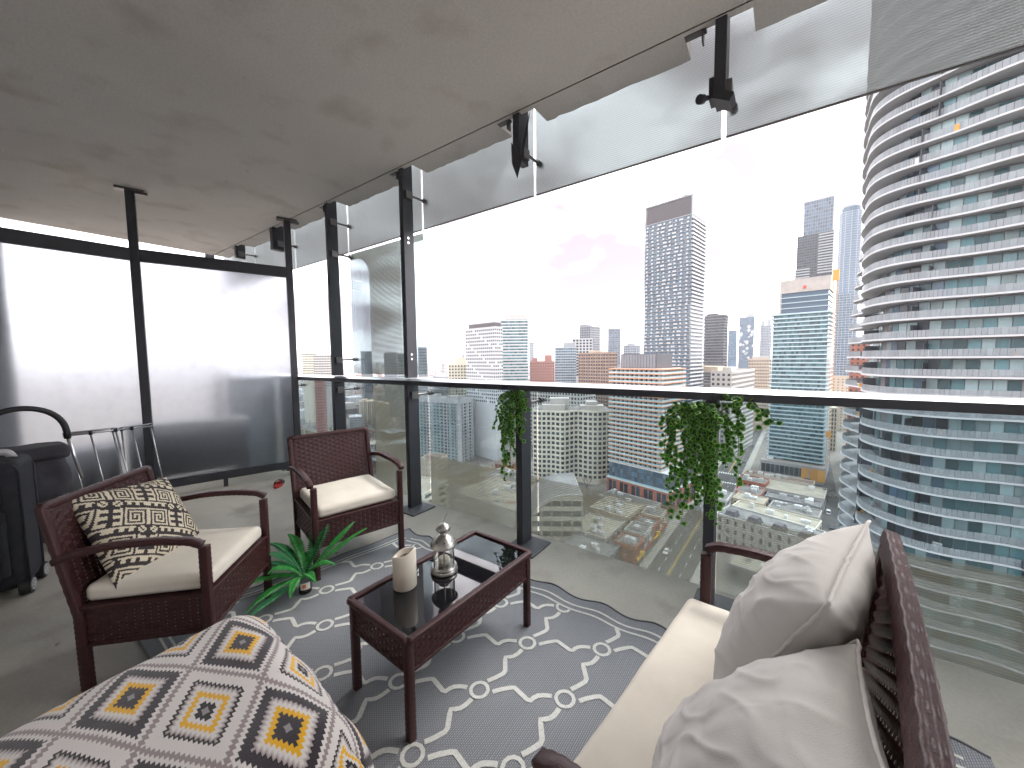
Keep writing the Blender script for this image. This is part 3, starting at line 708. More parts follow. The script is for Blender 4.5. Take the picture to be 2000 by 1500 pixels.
for i in range(nu):
    for j in range(nv): mb.f.append((i * (nv + 1) + j, (i + 1) * (nv + 1) + j, (i + 1) * (nv + 1) + j + 1, i * (nv + 1) + j + 1)); mb.m.append(0)
mb.build('mat_sheet', M['rug'], rg, True)
mb = MB()
for ed in ([rug_pt(i / nu, 1) for i in range(nu + 1)], [rug_pt(0, j / 60) for j in range(61)], [rug_pt(i / nu, 0) for i in range(nu + 1)]):
    mb.tube([(x + 1.2, y - 1.1, rug_z(x, y) + .001) for x, y in ed], .0045, 6)
mb.build('edge_binding', M['binding'], rg, True)
def band(mb, pts, w, dz=.0022):
    pts = [Vector((p[0], p[1], 0)) for p in pts]
    pts = [p for p in resample(pts, .018)]; V = []
    for i, p in enumerate(pts):
        t = (pts[min(i + 1, len(pts) - 1)] - pts[max(i - 1, 0)]).normalized(); nn_ = Vector((-t.y, t.x, 0)) * w / 2
        for s_ in (1, -1):
            q = p + nn_ * s_; V.append((q.x + 1.2, q.y - 1.1, rug_z(q.x, q.y) + dz))
    mb.add(V, [(2 * i, 2 * i + 1, 2 * i + 3, 2 * i + 2) for i in range(len(pts) - 1)])
mb = MB(); LA, LB, L0 = Vector((.308, .163, 0)), Vector((.024, .326, 0)), Vector((-.937, 1.424, 0)); WB = .020
def inside(p, m=0.0): return .36 + .09 + m < p.y < 1.755 and -2.62 + .22 * (p.y - .36) / 1.5 * 1.15 + .10 < p.x < .55
def clip(pts):
    run = []; outl = []
    for p in resample(pts, .006):
        if inside(p): run.append(p)
        else:
            if len(run) > 2: outl.append(run)
            run = []
    if len(run) > 2: outl.append(run)
    return outl
for i in range(-9, 9):
    for j in range(-9, 9):
        c0 = L0 + LA * i + LB * j
        if not (-2.9 < c0.x < .9 and 0 < c0.y < 2.2): continue
        for rn in clip([c0 + Vector((math.cos(a), math.sin(a), 0)) * .036 for a in np.linspace(0, 2 * math.pi, 25)]): band(mb, rn, .015)
        for V_, sg in ((LA, 1), (LB, -1)):
            nn_ = Vector((-V_.y, V_.x, 0)) * sg
            sh = [(.16, -.01), (.24, .03), (.40, .085), (.60, -.085), (.63, -.04), (.68, 0), (.76, .02), (.85, .015)]
            for rn in clip([c0 + V_ * t + nn_ * o_ for t, o_ in sh]): band(mb, rn, WB)
for yy in (1.765, 1.805):
    band(mb, [rug_pt(i / 200, (yy - .36) / 1.515) for i in range(9, 196)], .012)
for dx in (.06, .09):
    band(mb, [(RC[0].x + (RC[3].x - RC[0].x) * t + dx, .42 + 1.36 * t) for t in np.linspace(0, 1, 40)], .010)
for yy in (.42, .45): band(mb, [(-2.5, yy), (.5, yy)], .010)
mb.build('trellis_pattern', M['rug_white'], rg, True, kind='stuff')

# ------------------------------------------------------------------ ottoman under the blanket
def blanket_mat():
    g = NG('geometric_blanket'); at = g.n('Attribute', attribute_name='cloth'); sp = g.n('SeparateXYZ'); g.l(at.outputs['Vector'], sp.inputs[0]); x, y = sp.outputs[0], sp.outputs[1]
    ix, iy = g.math('FLOOR', x), g.math('FLOOR', y); px = g.math('SUBTRACT', g.math('FRACT', x), .5); py = g.math('SUBTRACT', g.math('FRACT', y), .5)
    ax, ay = g.math('ABSOLUTE', px), g.math('ABSOLUTE', py); d = g.math('MAXIMUM', ax, ay); al = g.math('MINIMUM', ax, ay)
    sel = g.math('GREATER_THAN', ax, ay); along = g.math('ADD', g.math('MULTIPLY', sel, py), g.math('MULTIPLY', g.math('SUBTRACT', 1, sel), px))
    zig = g.math('MULTIPLY', g.math('SUBTRACT', g.math('PINGPONG', g.math('MULTIPLY', along, 34), 1), .5), .038)
    nzz = g.math('MULTIPLY', g.math('SUBTRACT', g.noise(95, detail=2), .5), .016)
    dd = g.math('MULTIPLY', g.math('ADD', g.math('ADD', d, zig), nzz), 2)
    def ramp(st):
        r = g.n('ValToRGB'); r.color_ramp.interpolation = 'LINEAR'; e = r.color_ramp.elements
        pts = []
        for k, (p0, p1, c) in enumerate(st): pts += [(p0 + .008, c), (p1 - .008, c)] if not isinstance(c[0], tuple) else [(p0 + .008, c[0]), (p1 - .008, c[1])]
        while len(e) < len(pts): e.new(.5)
        for k, (p, c) in enumerate(pts): e[k].position = min(1, max(0, p)); 
        for k, (p, c) in enumerate(pts): e[k].color = (*c, 1)
        g.l(dd, r.inputs[0]); return r.outputs[0]
    wh, dk, dk2, ye, ta, gr = (.74, .70, .67), (.045, .038, .046), (.018, .013, .016), (.85, .47, .02), (.33, .27, .27), (.30, .28, .29)
    A = ramp([(0, .075, gr), (.075, .27, dk), (.27, .40, ye), (.40, .47, wh), (.47, .60, (wh, ta)), (.60, .63, dk2), (.63, .83, dk), (.83, .94, wh), (.94, 1.0, ta)])
    B = ramp([(0, .08, gr), (.08, .19, dk2), (.19, .30, wh), (.30, .42, ye), (.42, .49, wh), (.49, .60, (wh, ta)), (.60, .67, dk2), (.67, .94, wh), (.94, 1.0, ta)])
    ck = g.math('MODULO', g.math('ADD', g.math('ADD', ix, iy), 40), 2); ck = g.math('GREATER_THAN', ck, .5)
    g.l(g.mix(ck, A, B), g.p.inputs['Base Color']); g.p.inputs['Roughness'].default_value = 1; g.p.inputs['Specular IOR Level'].default_value = .1; g.p.inputs['Sheen Weight'].default_value = .35
    b = g.n('Bump'); b.inputs['Strength'].default_value = .6; b.inputs['Distance'].default_value = .003; g.l(g.noise(700, detail=3), b.inputs['Height']); g.l(b.outputs[0], g.p.inputs['Normal'])
    return g.m
M['blanket'] = blanket_mat(); M['fur'] = mat('brown_plush', (.17, .11, .065), .95, vary=.3, vscale=30, bump=.9, bscale=150)
OC = Vector((-1.165, .105, 0)); ORZ = -3; OH = (.415, .42); OZ = .48
ot = thing('ottoman', 'brown plush ottoman mostly hidden under the patterned blanket', 'ottoman', tuple(OC), ORZ)
soft('plush_body', (.345, .375, .20), .10, M['fur'], ot, (0, 0, .235)); 
for sx in (-1, 1):
    for sy in (-1, 1):
        mb = MB(); mb.cyl((sx * .22, sy * .25, 0), (sx * .22, sy * .25, .06), .022, 12); mb.build('foot', M['wick'], ot)
bl = link('throw_blanket', None)
def blanket():
    hx_, hy_, r, drop = OH[0], OH[1], .15, .45; da = .0125
    na = int((hx_ + drop) / da); nb2 = int((hy_ + drop) / da); V = []; A = []; F = []; idx = {}
    for i in range(-na, na + 1):
        for j in range(-nb2, nb2 + 1):
            a, b = i * da, j * da; ox, oy = max(0, abs(a) - hx_), max(0, abs(b) - hy_)
            dz_ = (ox ** 4 + oy ** 4) ** .25
            sx, sy = (1 if a >= 0 else -1), (1 if b >= 0 else -1)
            q = Vector((sx * min(abs(a), hx_), sy * min(abs(b), hy_), OZ - dz_))
            inn = Vector((max(-(hx_ - r), min(hx_ - r, q.x)), max(-(hy_ - r), min(hy_ - r, q.y)), min(OZ - r, q.z))); dv = q - inn
            p = inn + dv.normalized() * r if dv.length > 1e-6 else q
            ex = (p.x / hx_) ** 2; ey = (p.y / hy_) ** 2
            p.z += .03 * (1 - ex) * (1 - ey) if abs(a) < hx_ and abs(b) < hy_ else 0
            fold = min(1, dz_ / .2)
            nrm = Vector((p.x / hx_, p.y / hy_, 0)); nrm = nrm.normalized() if nrm.length > .01 else nrm
            th = math.atan2(p.y, p.x)
            p += nrm * fold * (.018 * math.sin(th * 9 + 1) + .012 * math.sin(th * 17))
            p.z += .010 * mnoise.noise(Vector((a * 4, b * 4, 2))) + .004 * mnoise.noise(Vector((a * 12, b * 12, 5)))
            p.z += .10 * p.y * (1 - fold)
            p.z = max(p.z, .006 + .01 * (dz_ if dz_ > .3 else 0)); idx[(i, j)] = len(V); V.append(tuple(p)); A.append((a, b, 0))
    for i in range(-na, na):
        for j in range(-nb2, nb2): F.append((idx[(i, j)], idx[(i + 1, j)], idx[(i + 1, j + 1)], idx[(i, j + 1)]))
    return V, F, A
V_, F_, A_ = blanket()
me = bpy.data.meshes.new('throw_blanket'); me.from_pydata(V_, [], F_); me.materials.append(M['blanket']); me.polygons.foreach_set('use_smooth', [True] * len(F_))
at_ = me.attributes.new('cloth', 'FLOAT_VECTOR', 'POINT'); CELL, CROT, COFF = .165, 36, (.2, .15)
E1, E2 = (.205, .105), (-.177, .127); DET = E1[0] * E2[1] - E1[1] * E2[0]     # the blanket hangs a little askew
def cloth_uv(a, b): a += .125; b -= .285; return ((a * E2[1] - b * E2[0]) / DET + 20.5, (b * E1[0] - a * E1[1]) / DET + 20.5)
at_.data.foreach_set('vector', [c_ for a, b, _ in A_ for c_ in (*cloth_uv(a, b), 0)])
bpy.data.objects.remove(bl); bl = link('throw_blanket', me); bl.location = OC; bl.rotation_euler = (0, 0, R(ORZ))
tag(bl, 'fluffy throw blanket with yellow, charcoal and white squares draped over the ottoman', 'blanket')
sm = bl.modifiers.new('thickness', 'SOLIDIFY'); sm.thickness = .006; sm.offset = 1

# ------------------------------------------------------------------ luggage corner
M['nylon'] = mat('black_nylon', (.022, .023, .030), .75, 0, .35, vary=.25, vscale=15, bump=.3, bscale=500)
M['nylon2'] = mat('charcoal_nylon', (.040, .038, .048), .7, 0, .35, vary=.3, vscale=8, bump=.3, bscale=300)
M['rubber'] = mat('black_rubber', (.015, .015, .016), .6); M['silver'] = mat('silver_tube', (.60, .60, .62), .3, 1); M['greypl'] = mat('grey_hard_plastic', (.45, .45, .47), .35)
sc_ = thing('suitcase', 'black upright fabric suitcase with grey wheels standing by the partition', 'suitcase', (-3.77, -.11, 0), -17)
soft('body', (.135, .235, .385), .05, M['nylon'], sc_, (0, 0, .43), n=12)
soft('front_pocket', (.03, .19, .20), .025, M['nylon'], sc_, (.145, -.01, .33), n=10); soft('top_pocket', (.022, .18, .11), .02, M['nylon'], sc_, (.14, -.01, .67), n=10)
for dx in (-.10, .115):
    mb = MB(); pth = [(dx, math.copysign(.236, a) if 0 else y, z) for a, y, z in [(0, -.237, .10), (0, -.237, .75), (0, -.20, .80), (0, 0, .818), (0, .20, .80), (0, .237, .75), (0, .237, .10)]]
    mb.tube(arc_smooth(pth, .05, 5), .006, 6, up=(1, 0, 0)); mb.build('piping', M['nylon2'], sc_, True)
mb = MB(); pth = [(0, .03, .81), (0, .05, .845), (0, .17, .845), (0, .19, .805)]; mb.sweep(arc_smooth(pth, .03, 5), [(.018, -.008), (.018, .008), (-.018, .008), (-.018, -.008)], 0, None, (1, 0, 0)); mb.build('handle', M['greypl'], sc_, True)
for sx in (-1, 1):
    for sy in (-1, 1):
        mb = MB(); mb.cyl((sx * .10, sy * .20, .05), (sx * .10, sy * .245, .05), .05, 24); w_ = autosmooth(mb.build('wheel', M['rubber'], sc_))
        mb = MB(); y = sy * .2455
        mb.lathe([(.034, 0), (.034, .004), (.028, .004), (.028, 0)], 20); mb.lathe([(.0, .0), (.010, 0), (.010, .005), (0, .005)], 12)
        for k in range(6):
            a = k * math.pi / 3; mb.obox((.019 * math.cos(a), .019 * math.sin(a), .002), (.011 * math.cos(a), .011 * math.sin(a), 0), (-.003 * math.sin(a), .003 * math.cos(a), 0), (0, 0, .002))
        mb.v = [(sx * .10 + vx, y + sy * vz, .05 + vy) for vx, vy, vz in mb.v]; mb.build('rim', M['greypl'], w_)
bg = thing('trolley_bag', 'sagging charcoal shopping trolley bag with a black hoop handle behind the suitcase', 'trolley bag', (-4.28, .03, 0), 3)
def bagfn(x, y, z):
    k = (z + .33) / .66; n_ = mnoise.noise(Vector((x * 6, y * 6, z * 6))) * .03 + mnoise.noise(Vector((x * 15, y * 13, z * 9))) * .012
    return (x * (1 + n_ * 3) * (.75 + .25 * k if k < .5 else .88 + .1 * math.sin(k * 5)), y * (.84 + .16 * k) + n_ * .7 + (.02 * math.sin(z * 14) if y > 0 else 0), z + n_ * .5)
soft('bag_body', (.13, .29, .33), .06, M['nylon2'], bg, (0, 0, .42), bagfn, 24)
soft('flap', (.137, .295, .05), .03, M['nylon2'], bg, (.0, 0, .735), lambda x, y, z: (x, y, z + .015 * mnoise.noise(Vector((x * 5, y * 7, 1)))), 14)
mb = MB(); arc = [(-.07, -.17 + .17 * (1 + math.cos(math.pi - math.pi * i / 24)) - .0, .80 + .245 * math.sin(math.pi * i / 24) ** .8) for i in range(25)]
arc = [(-.06, .145 - .205 * math.cos(math.pi * i / 24) - .04, .80 + .25 * math.sin(math.pi * i / 24) ** .75) for i in range(25)]
mb.tube(arc, .019, 10, up=(1, 0, 0)); mb.build('hoop_grip', M['rubber'], bg, True)
for e, s_ in ((arc[0], -1), (arc[-1], 1)):
    mb = MB(); mb.cyl((e[0], e[1], e[2] + .01), (e[0], e[1] + s_ * .055, e[2] - .32), .011, 10); mb.build('handle_tube', M['silver'], bg, True)
mb = MB(); mb.cyl((-.14, .22, .095), (.10, .22, .095), .008, 8); mb.cyl((-.14, .18, .04), (.16, .34, .04), .009, 8); mb.build('axle_frame', M['silver'], bg, True)
for sy in (-1, 1):
    mb = MB(); mb.cyl((-.10, sy * .24, .075), (-.10, sy * .27, .075), .075, 24); autosmooth(mb.build('wheel', M['rubber'], bg))
rk = thing('drying_rack', 'folded silver tube drying rack leaning on the frosted partition', 'drying rack', (-4.93, .62, 0))
top = lambda y, dx=0, z=.765: (-.035 + dx, y, z)
for dx, y0, y1, z in ((0, -.265, .30, .765), (.035, -.265, .16, .752), (.018, -.265, .30, .748)):
    mb = MB(); mb.cyl(top(y0, dx, z), top(y1, dx, z), .0085, 10); mb.build('top_bar', M['silver'], rk, True)
for y, y2, dx in ((-.235, -.16, .01), (-.11, -.03, .035), (.03, .10, .0), (.045, .13, .035), (.085, .10, .02), (.15, .22, .035), (.285, .345, .0)):
    mb = MB(); mb.cyl(top(y, dx, .755), (.10 + dx, y2, .0), .0068, 8); mb.build('leg', M['silver'], rk, True)
    mb = MB(); mb.cyl(top(y, dx, .768), (-.032 + dx, y + .003, .735), .0125, 10); mb.build('joint', M['rubber'], rk, True)
# slippers
M['red'] = mat('red_rubber', (.50, .012, .014), .45); M['red_sole'] = mat('red_foam_sole', (.42, .02, .02), .6)
def slipper(label, loc, rz):
    t = thing('slide_slipper', label, 'slipper', loc, rz, 'red slide slippers')
    out_ = [(.045 * s_ * (1 - .18 * math.cos(a)) if 0 else (.040 + .008 * math.cos(a - .4)) * math.sin(a), .125 * math.cos(a)) for s_, a in [(1, 2 * math.pi * k / 28) for k in range(28)]]
    mb = MB(); mb.prism(out_[::-1], 0, .022); o = mb.build('sole', M['red_sole'], t); bevel(o, .004)
    mb = MB(); m_, n_ = 14, 6
    for k in range(m_ + 1):
        a = math.pi * k / m_
        for j in range(n_ + 1):
            y = .0 + .075 * j / n_ ; mb.v.append((-.047 * math.cos(a), y, .014 + (.048 - .012 * j / n_) * math.sin(a)))
    for k in range(m_):
        for j in range(n_): mb.f.append((k * (n_ + 1) + j, (k + 1) * (n_ + 1) + j, (k + 1) * (n_ + 1) + j + 1, k * (n_ + 1) + j + 1)); mb.m.append(0)
    o = mb.build('strap', M['red'] if 'open' in label else M['rubber'], t, True); s_ = o.modifiers.new('thickness', 'SOLIDIFY'); s_.thickness = .005
    return t
slipper('red slide slipper with a black strap lying nearer the frosted partition', (-4.44, 1.80, 0), 55)
slipper('red slide slipper half hidden behind the burgundy armchair', (-4.10, 1.93, 0), 70)

# ------------------------------------------------------------------ fern in a jar
def leafmat(name, c1, c2, rough=.45):
    m = mat(name, c1, rough, 0, .4, vary=.2, vscale=20, rnd=.35); p = m.node_tree.nodes['Principled BSDF']
    p.inputs['Subsurface Weight'].default_value = 0; t = m.node_tree; o = t.nodes['Material Output']
    tl_ = t.nodes.new('ShaderNodeBsdfTranslucent'); tl_.inputs[0].default_value = (*c2, 1); ms = t.nodes.new('ShaderNodeMixShader'); ms.inputs[0].default_value = .25
    t.links.new(p.outputs[0], ms.inputs[1]); t.links.new(tl_.outputs[0], ms.inputs[2]); t.links.new(ms.outputs[0], o.inputs[0]); return m
M['fern'] = leafmat('fern_green', (.035, .27, .05), (.09, .48, .06)); M['fern_dk'] = leafmat('fern_dark_green', (.016, .16, .05), (.04, .3, .07)); M['jar'] = glass_mat('jar_glass', (.93, .96, .94))
M['paper'] = mat('paper_label', (.75, .74, .70), .6); M['orange_print'] = mat('orange_print', (.75, .16, .03), .6); M['soil'] = mat('dark_soil', (.05, .035, .025), .9)
fn_ = thing('fern_plant', 'green artificial fern standing in a small glass jar on the rug', 'fern', (-2.235, 1.02, .006))
mb = MB(); mb.lathe([(0, .002), (.034, .002), (.038, .010), (.038, .075), (.032, .088), (.034, .10)], 28); j_ = autosmooth(mb.build('glass_jar', M['jar'], fn_))
mb = MB(); mb.lathe([(0, .006), (.033, .006), (.035, .03), (0, .034)], 20); mb.build('pebbles', M['soil'], fn_, True)
mb = MB(); aa = np.linspace(-1.15, .25, 10)
mb.add([(.0388 * math.cos(a), .0388 * math.sin(a), z) for z in (.03, .07) for a in aa], [(k, k + 1, 11 + k, 10 + k) for k in range(9)], 0)
mb.add([(.0392 * math.cos(a), .0392 * math.sin(a), z) for z in (.04, .062) for a in aa[2:6]], [(k, k + 1, 5 + k, 4 + k) for k in range(3)], 1); mb.build('paper_label', [M['paper'], M['orange_print']], j_)
rf = random.Random(5)
def frond(az, L_, rise, droop, wid, mi):
    mb = MB(); pts = []; n_ = 34
    for i in range(n_ + 1):
        t = i / n_; h = L_ * t * (1 - .12 * t); z = rise * L_ * (t - droop * t * t * 1.05)
        pts.append(Vector((math.cos(az + .25 * t) * h, math.sin(az + .25 * t) * h, .085 + z)))
    mb.tube([tuple(p) for p in pts], lambda i: .0022 * (1 - .8 * i / n_) + .0004, 5)
    for i in range(3, n_ + 1):
        t = i / n_; p = pts[i]; tg = (pts[i] - pts[i - 1]).normalized(); sd_ = tg.cross(Vector((0, 0, 1))).normalized(); up = sd_.cross(tg)
        ln = wid * math.sin(min(1, t * 1.35 + .12) * math.pi * .5) * (1 - max(0, t - .55) / .45 * .85)
        bw = L_ / n_ * .60
        for s_ in (-1, 1):
            d = (sd_ * s_ + tg * .25).normalized(); q = p + d * ln - up * ln * .18 * (1 + rf.random()); m_ = p + d * ln * .55 + up * ln * .08
            mb.add([tuple(p - tg * bw), tuple(m_ - tg * bw * .9), tuple(q), tuple(m_ + tg * bw * .9), tuple(p + tg * bw), tuple(m_ + up * .002)], [(0, 1, 5), (1, 2, 5), (2, 3, 5), (3, 4, 5), (4, 0, 5)], 0)
    return mb.build('frond', M['fern_dk'] if mi else M['fern'], fn_, False)
for k, (az, L_, ri, dr, wi) in enumerate([(200, .30, .55, .75, .036), (230, .34, .35, .85, .038), (258, .30, .2, 1.3, .034), (180, .30, .8, .55, .04), (160, .24, 1.1, .5, .042), (120, .22, 1.25, .42, .044), (95, .20, 1.5, .35, .042), (70, .30, .85, .38, .034), (48, .34, .75, .40, .032),
                             (215, .20, 1.2, .5, .044), (300, .20, .55, .9, .034), (340, .16, .9, .8, .034), (140, .28, .55, .9, .04), (250, .18, 1.1, .6, .042), (20, .18, 1.1, .7, .034), (275, .36, -.02, .3, .028)]):
    frond(R(az), L_ * 1.15, ri * 1.3, dr, wi * 1.05, k % 3 == 0)

# ------------------------------------------------------------------ trailing vines on the rail
M['vine_in'] = leafmat('vine_leaf_green', (.02, .085, .024), (.06, .22, .035)); M['vine_rim'] = leafmat('vine_leaf_lime_edge', (.17, .36, .05), (.22, .46, .06)); M['stem'] = mat('vine_stem', (.02, .05, .02), .6)
def leaf_mesh(seed):
    q = random.Random(seed); L_ = .027 * q.uniform(.85, 1.15); w = .0125 * q.uniform(.9, 1.1); mb = MB()
    outl = [(0, 0), (.75, .12), (1.0, .36), (.78, .66), (0, 1.0), (-.78, .66), (-1.0, .36), (-.75, .12)]
    zf = lambda x, y: -.22 * abs(x) * w - .0045 * (y ** 2)
    P = [(x * w, -y * L_, zf(x, y) * 1) for x, y in outl]; I = [((x * .68) * w, -(.42 + (y - .42) * .68) * L_, zf(x * .68, y) + .0006) for x, y in outl]
    mb.add(P + I, [(i, (i + 1) % 8, 8 + (i + 1) % 8, 8 + i) for i in range(8)], 1)
    mb.add(I + [(0, -.42 * L_, .0008)], [(i, (i + 1) % 8, 8) for i in range(8)], 0)
    return mb.mesh('leaf', [M['vine_in'], M['vine_rim']])
LEAF = [leaf_mesh(i) for i in range(4)]
def vine(label, X, strands, loc):
    t = thing('trailing_vine', label, 'vine', loc, 0, 'artificial vines tied to the balustrade'); q = random.Random(int(abs(X) * 100)); spots = []; mbS = MB()
    for (sx, x1, ln, y0, y1, z0) in strands:
        pts = [Vector((sx, y0, z0))]; p1 = Vector((sx + (x1 - sx) * .6, (y0 + y1) / 2, z0 + q.uniform(.0, .035))); p2 = Vector((x1, y1, z0 - .03)); end = Vector((x1 + q.uniform(-.04, .04), y1 + q.uniform(-.02, .03), z0 - .03 - ln))
        for a, b in ((pts[0], p1), (p1, p2), (p2, p2.lerp(end, .5) + Vector((q.uniform(-.02, .02), q.uniform(-.015, .015), 0))), (None, end)):
            if a is None: a = pts[-1]
            pts.append(b)
        pts = arc_smooth(pts, .05, 4); mbS.tube([tuple(p) for p in pts], .0013, 5)
        rs_ = resample(pts, .019)
        for i, p in enumerate(rs_[2:]):
            tg = (rs_[min(i + 3, len(rs_) - 1)] - rs_[i + 1]).normalized(); a = q.uniform(0, 6.28)
            out_ = Vector((math.cos(a), math.sin(a) - .35, q.uniform(-.9, .2))).normalized()
            spots.append((p + out_ * .006, out_, q.uniform(.75, 1.3), q.uniform(0, 6.28)))
    mbS.build('stem', M['stem'], t, True)
    def mtx(s_):
        p, d, k, _ = s_; dn = (d + Vector((0, 0, -.55))).normalized(); yv = -dn; zv = Vector((q.uniform(-.4, .4), -1 + q.uniform(-.4, .4), q.uniform(-.1, .6))); xv = yv.cross(zv).normalized(); zv = xv.cross(yv)
        return Matrix(((xv.x * k, yv.x * k, zv.x * k, p.x), (xv.y * k, yv.y * k, zv.y * k, p.y), (xv.z * k, yv.z * k, zv.z * k, p.z), (0, 0, 0, 1)))
    spots.sort(key=lambda s_: s_[0].y); rest = MB()
    for i, s_ in enumerate(spots):
        m_ = mtx(s_); me_ = LEAF[i % 4]
        if i < 295:
            o = link('leaf', me_, t); o.matrix_basis = m_
        else:
            for pl in me_.polygons: pass
            off = len(rest.v); rest.v += [tuple(m_ @ v.co) for v in me_.vertices]; rest.f += [tuple(off + k for k in pl.vertices) for pl in me_.polygons]; rest.m += [pl.material_index for pl in me_.polygons]
    if rest.f: rest.build('foliage', [M['vine_in'], M['vine_rim']], t, False, kind='stuff')
    return t
qv = random.Random(11); st = []
for k in range(34):
    x1 = qv.choice([qv.uniform(-.26, -.03), qv.uniform(-.20, .02), qv.uniform(.03, .19), qv.uniform(-.05, .05)])
    ln = qv.uniform(.20, .58) * (1 - .55 * max(0, x1 - .03) / .2) if qv.random() < .75 else qv.uniform(.08, .3)
    st.append((qv.uniform(-.05, .05), x1, ln, -.02, qv.uniform(-.09, .0), qv.uniform(-.03, .03)))
st += [(.02, .25, .03, -.02, -.03, .03), (.03, .20, .10, -.02, -.02, .07), (-.02, -.22, .1, -.02, -.03, .02), (.02, .13, .02, -.02, -.01, .08)]
vine('wide bushy trailing vine tied to the post behind the loveseat', XP[2], st, (XP[2] + .0, YP - .065, 1.09))
st = []
for k in range(24):
    x1 = qv.uniform(-.17, .03) if k > 5 else qv.uniform(-.02, .09); ln = qv.uniform(.15, .62) if x1 < -.03 else qv.uniform(.05, .28)
    st.append((qv.uniform(-.03, .05), x1, ln, -.01, qv.uniform(-.07, .02), qv.uniform(-.02, .04)))
vine('narrow trailing vine hanging down beside the post behind the coffee table', XP[1], st, (XP[1] + .0, YP - .065, 1.10))
# ================================================================== CITY
G = -85.0
M['win'] = mat('window_glass', (.034, .046, .056), .10, 0, .25, rnd=.55); M['win_teal'] = mat('teal_window_glass', (.075, .145, .16), .12, 0, .28, rnd=.5)
M['win_blue'] = mat('blue_window_glass', (.075, .12, .165), .10, 0, .28, rnd=.4); M['win_pale'] = mat('curtained_window', (.22, .30, .31), .2, 0, .3, rnd=.3)
M['white'] = mat('white_concrete', (.45, .46, .47), .8, vary=.06, vscale=.2); M['offwhite'] = mat('offwhite_concrete', (.41, .40, .375), .85, vary=.08, vscale=.2)
M['cream'] = mat('cream_precast', (.53, .50, .405), .85, vary=.06, vscale=.2); M['beige'] = mat('beige_stone', (.46, .38, .29), .85, vary=.1, vscale=.15)
M['brickr'] = mat('red_brick', (.30, .105, .065), .9, vary=.15, vscale=.4); M['brickb'] = mat('brown_brick', (.23, .15, .12), .9, vary=.12, vscale=.3)
M['brickp'] = mat('pink_brick', (.36, .18, .15), .9, vary=.12, vscale=.3); M['dark'] = mat('dark_cladding', (.055, .06, .07), .5, vary=.1, vscale=.2)
M['grey'] = mat('grey_cladding', (.17, .178, .195), .6, vary=.1, vscale=.2); M['grey2'] = mat('light_grey_cladding', (.30, .318, .335), .7, vary=.1, vscale=.2)
M['mauve'] = mat('mauve_grey_panel', (.060, .053, .058), .6, vary=.08, vscale=.3)
M['conc'] = mat('bare_concrete', (.36, .335, .31), .9, vary=.15, vscale=.15); M['orange'] = mat('terracotta_fascia', (.50, .235, .135), .8, vary=.06, vscale=.3)
M['aqua'] = mat('pale_aqua_glass', (.32, .44, .45), .2, 0, .7, rnd=.15); M['blueband'] = mat('pale_blue_band', (.38, .49, .53), .5)
M['roof'] = mat('grey_gravel_roof', (.16, .155, .15), .95, vary=.3, vscale=.12, bump=.2, bscale=4); M['roof2'] = mat('tan_gravel_roof', (.30, .275, .22), .95, vary=.22, vscale=.15, bump=.2, bscale=4)
M['roof3'] = mat('brown_roof', (.15, .11, .095), .95, vary=.3, vscale=.2); M['asphalt'] = mat('asphalt', (.070, .068, .066), .9, vary=.3, vscale=.08, bump=.1, bscale=5)
M['walk'] = mat('pavement_concrete', (.30, .285, .255), .9, vary=.15, vscale=.2); M['line'] = mat('white_road_paint', (.7, .7, .68), .7); M['yline'] = mat('yellow_road_paint', (.55, .36, .05), .7)
M['ground'] = mat('city_ground', (.15, .135, .115), .95, vary=.35, vscale=.012, col2=(.24, .22, .20)); M['earth'] = mat('brown_park_ground', (.14, .115, .08), .95, vary=.35, vscale=.08)
M['ply'] = mat('orange_plywood', (.62, .32, .08), .8, rnd=.2); M['yel'] = mat('yellow_sign', (.75, .50, .02), .5); M['redp'] = mat('red_panel', (.45, .05, .03), .6)
M['ac'] = mat('galvanised_unit', (.48, .48, .47), .6, rnd=.3); M['green_p'] = mat('green_hoarding', (.02, .22, .14), .7); M['hoist'] = mat('orange_hoist', (.55, .25, .04), .7)
# ground, streets
ST_A, ST_B = Vector((-33.5, 139, 0)), Vector((-14.0, 690, 0))     # main street centre line
mb = MB(); mb.box(-20000, -20000, G - .6, 20000, 20000, G); structure(mb.build('ground', M['ground']))
def strip(mb, A, B, w0, w1, z, mi=0, dash=None):
    d = (B - A); L_ = d.length; d.normalize(); n = Vector((d.y, -d.x, 0)); s_ = 0
    segs = [(0, L_)] if not dash else [(t, min(t + dash[0], L_)) for t in np.arange(0, L_, dash[0] + dash[1])]
    for a, b in segs:
        P = [A + d * a + n * w0, A + d * a + n * w1, A + d * b + n * w1, A + d * b + n * w0]
        mb.add([(p.x, p.y, z) for p in P], [(0, 1, 2, 3)], mi)
dS = (ST_B - ST_A).normalized(); nS = Vector((dS.y, -dS.x, 0)); A0 = ST_A - dS * 130; B0 = ST_B + dS * 900
mb = MB(); strip(mb, A0, B0, -8, 8, G + .02); structure(mb.build('road', M['asphalt']))
cross_c = Vector((-24.5, 301, 0)); dX = Vector((math.cos(R(-12)), math.sin(R(-12)), 0))
mb = MB(); strip(mb, cross_c - dX * 500, cross_c + dX * 500, -6, 6, G + .016); structure(mb.build('road', M['asphalt']))
AL_A, AL_B = Vector((22.5, 205, 0)), Vector((33.5, 420, 0))
mb = MB(); strip(mb, AL_A - (AL_B - AL_A) * .5, AL_B + (AL_B - AL_A), -5, 5, G + .012); structure(mb.build('road', M['asphalt']))
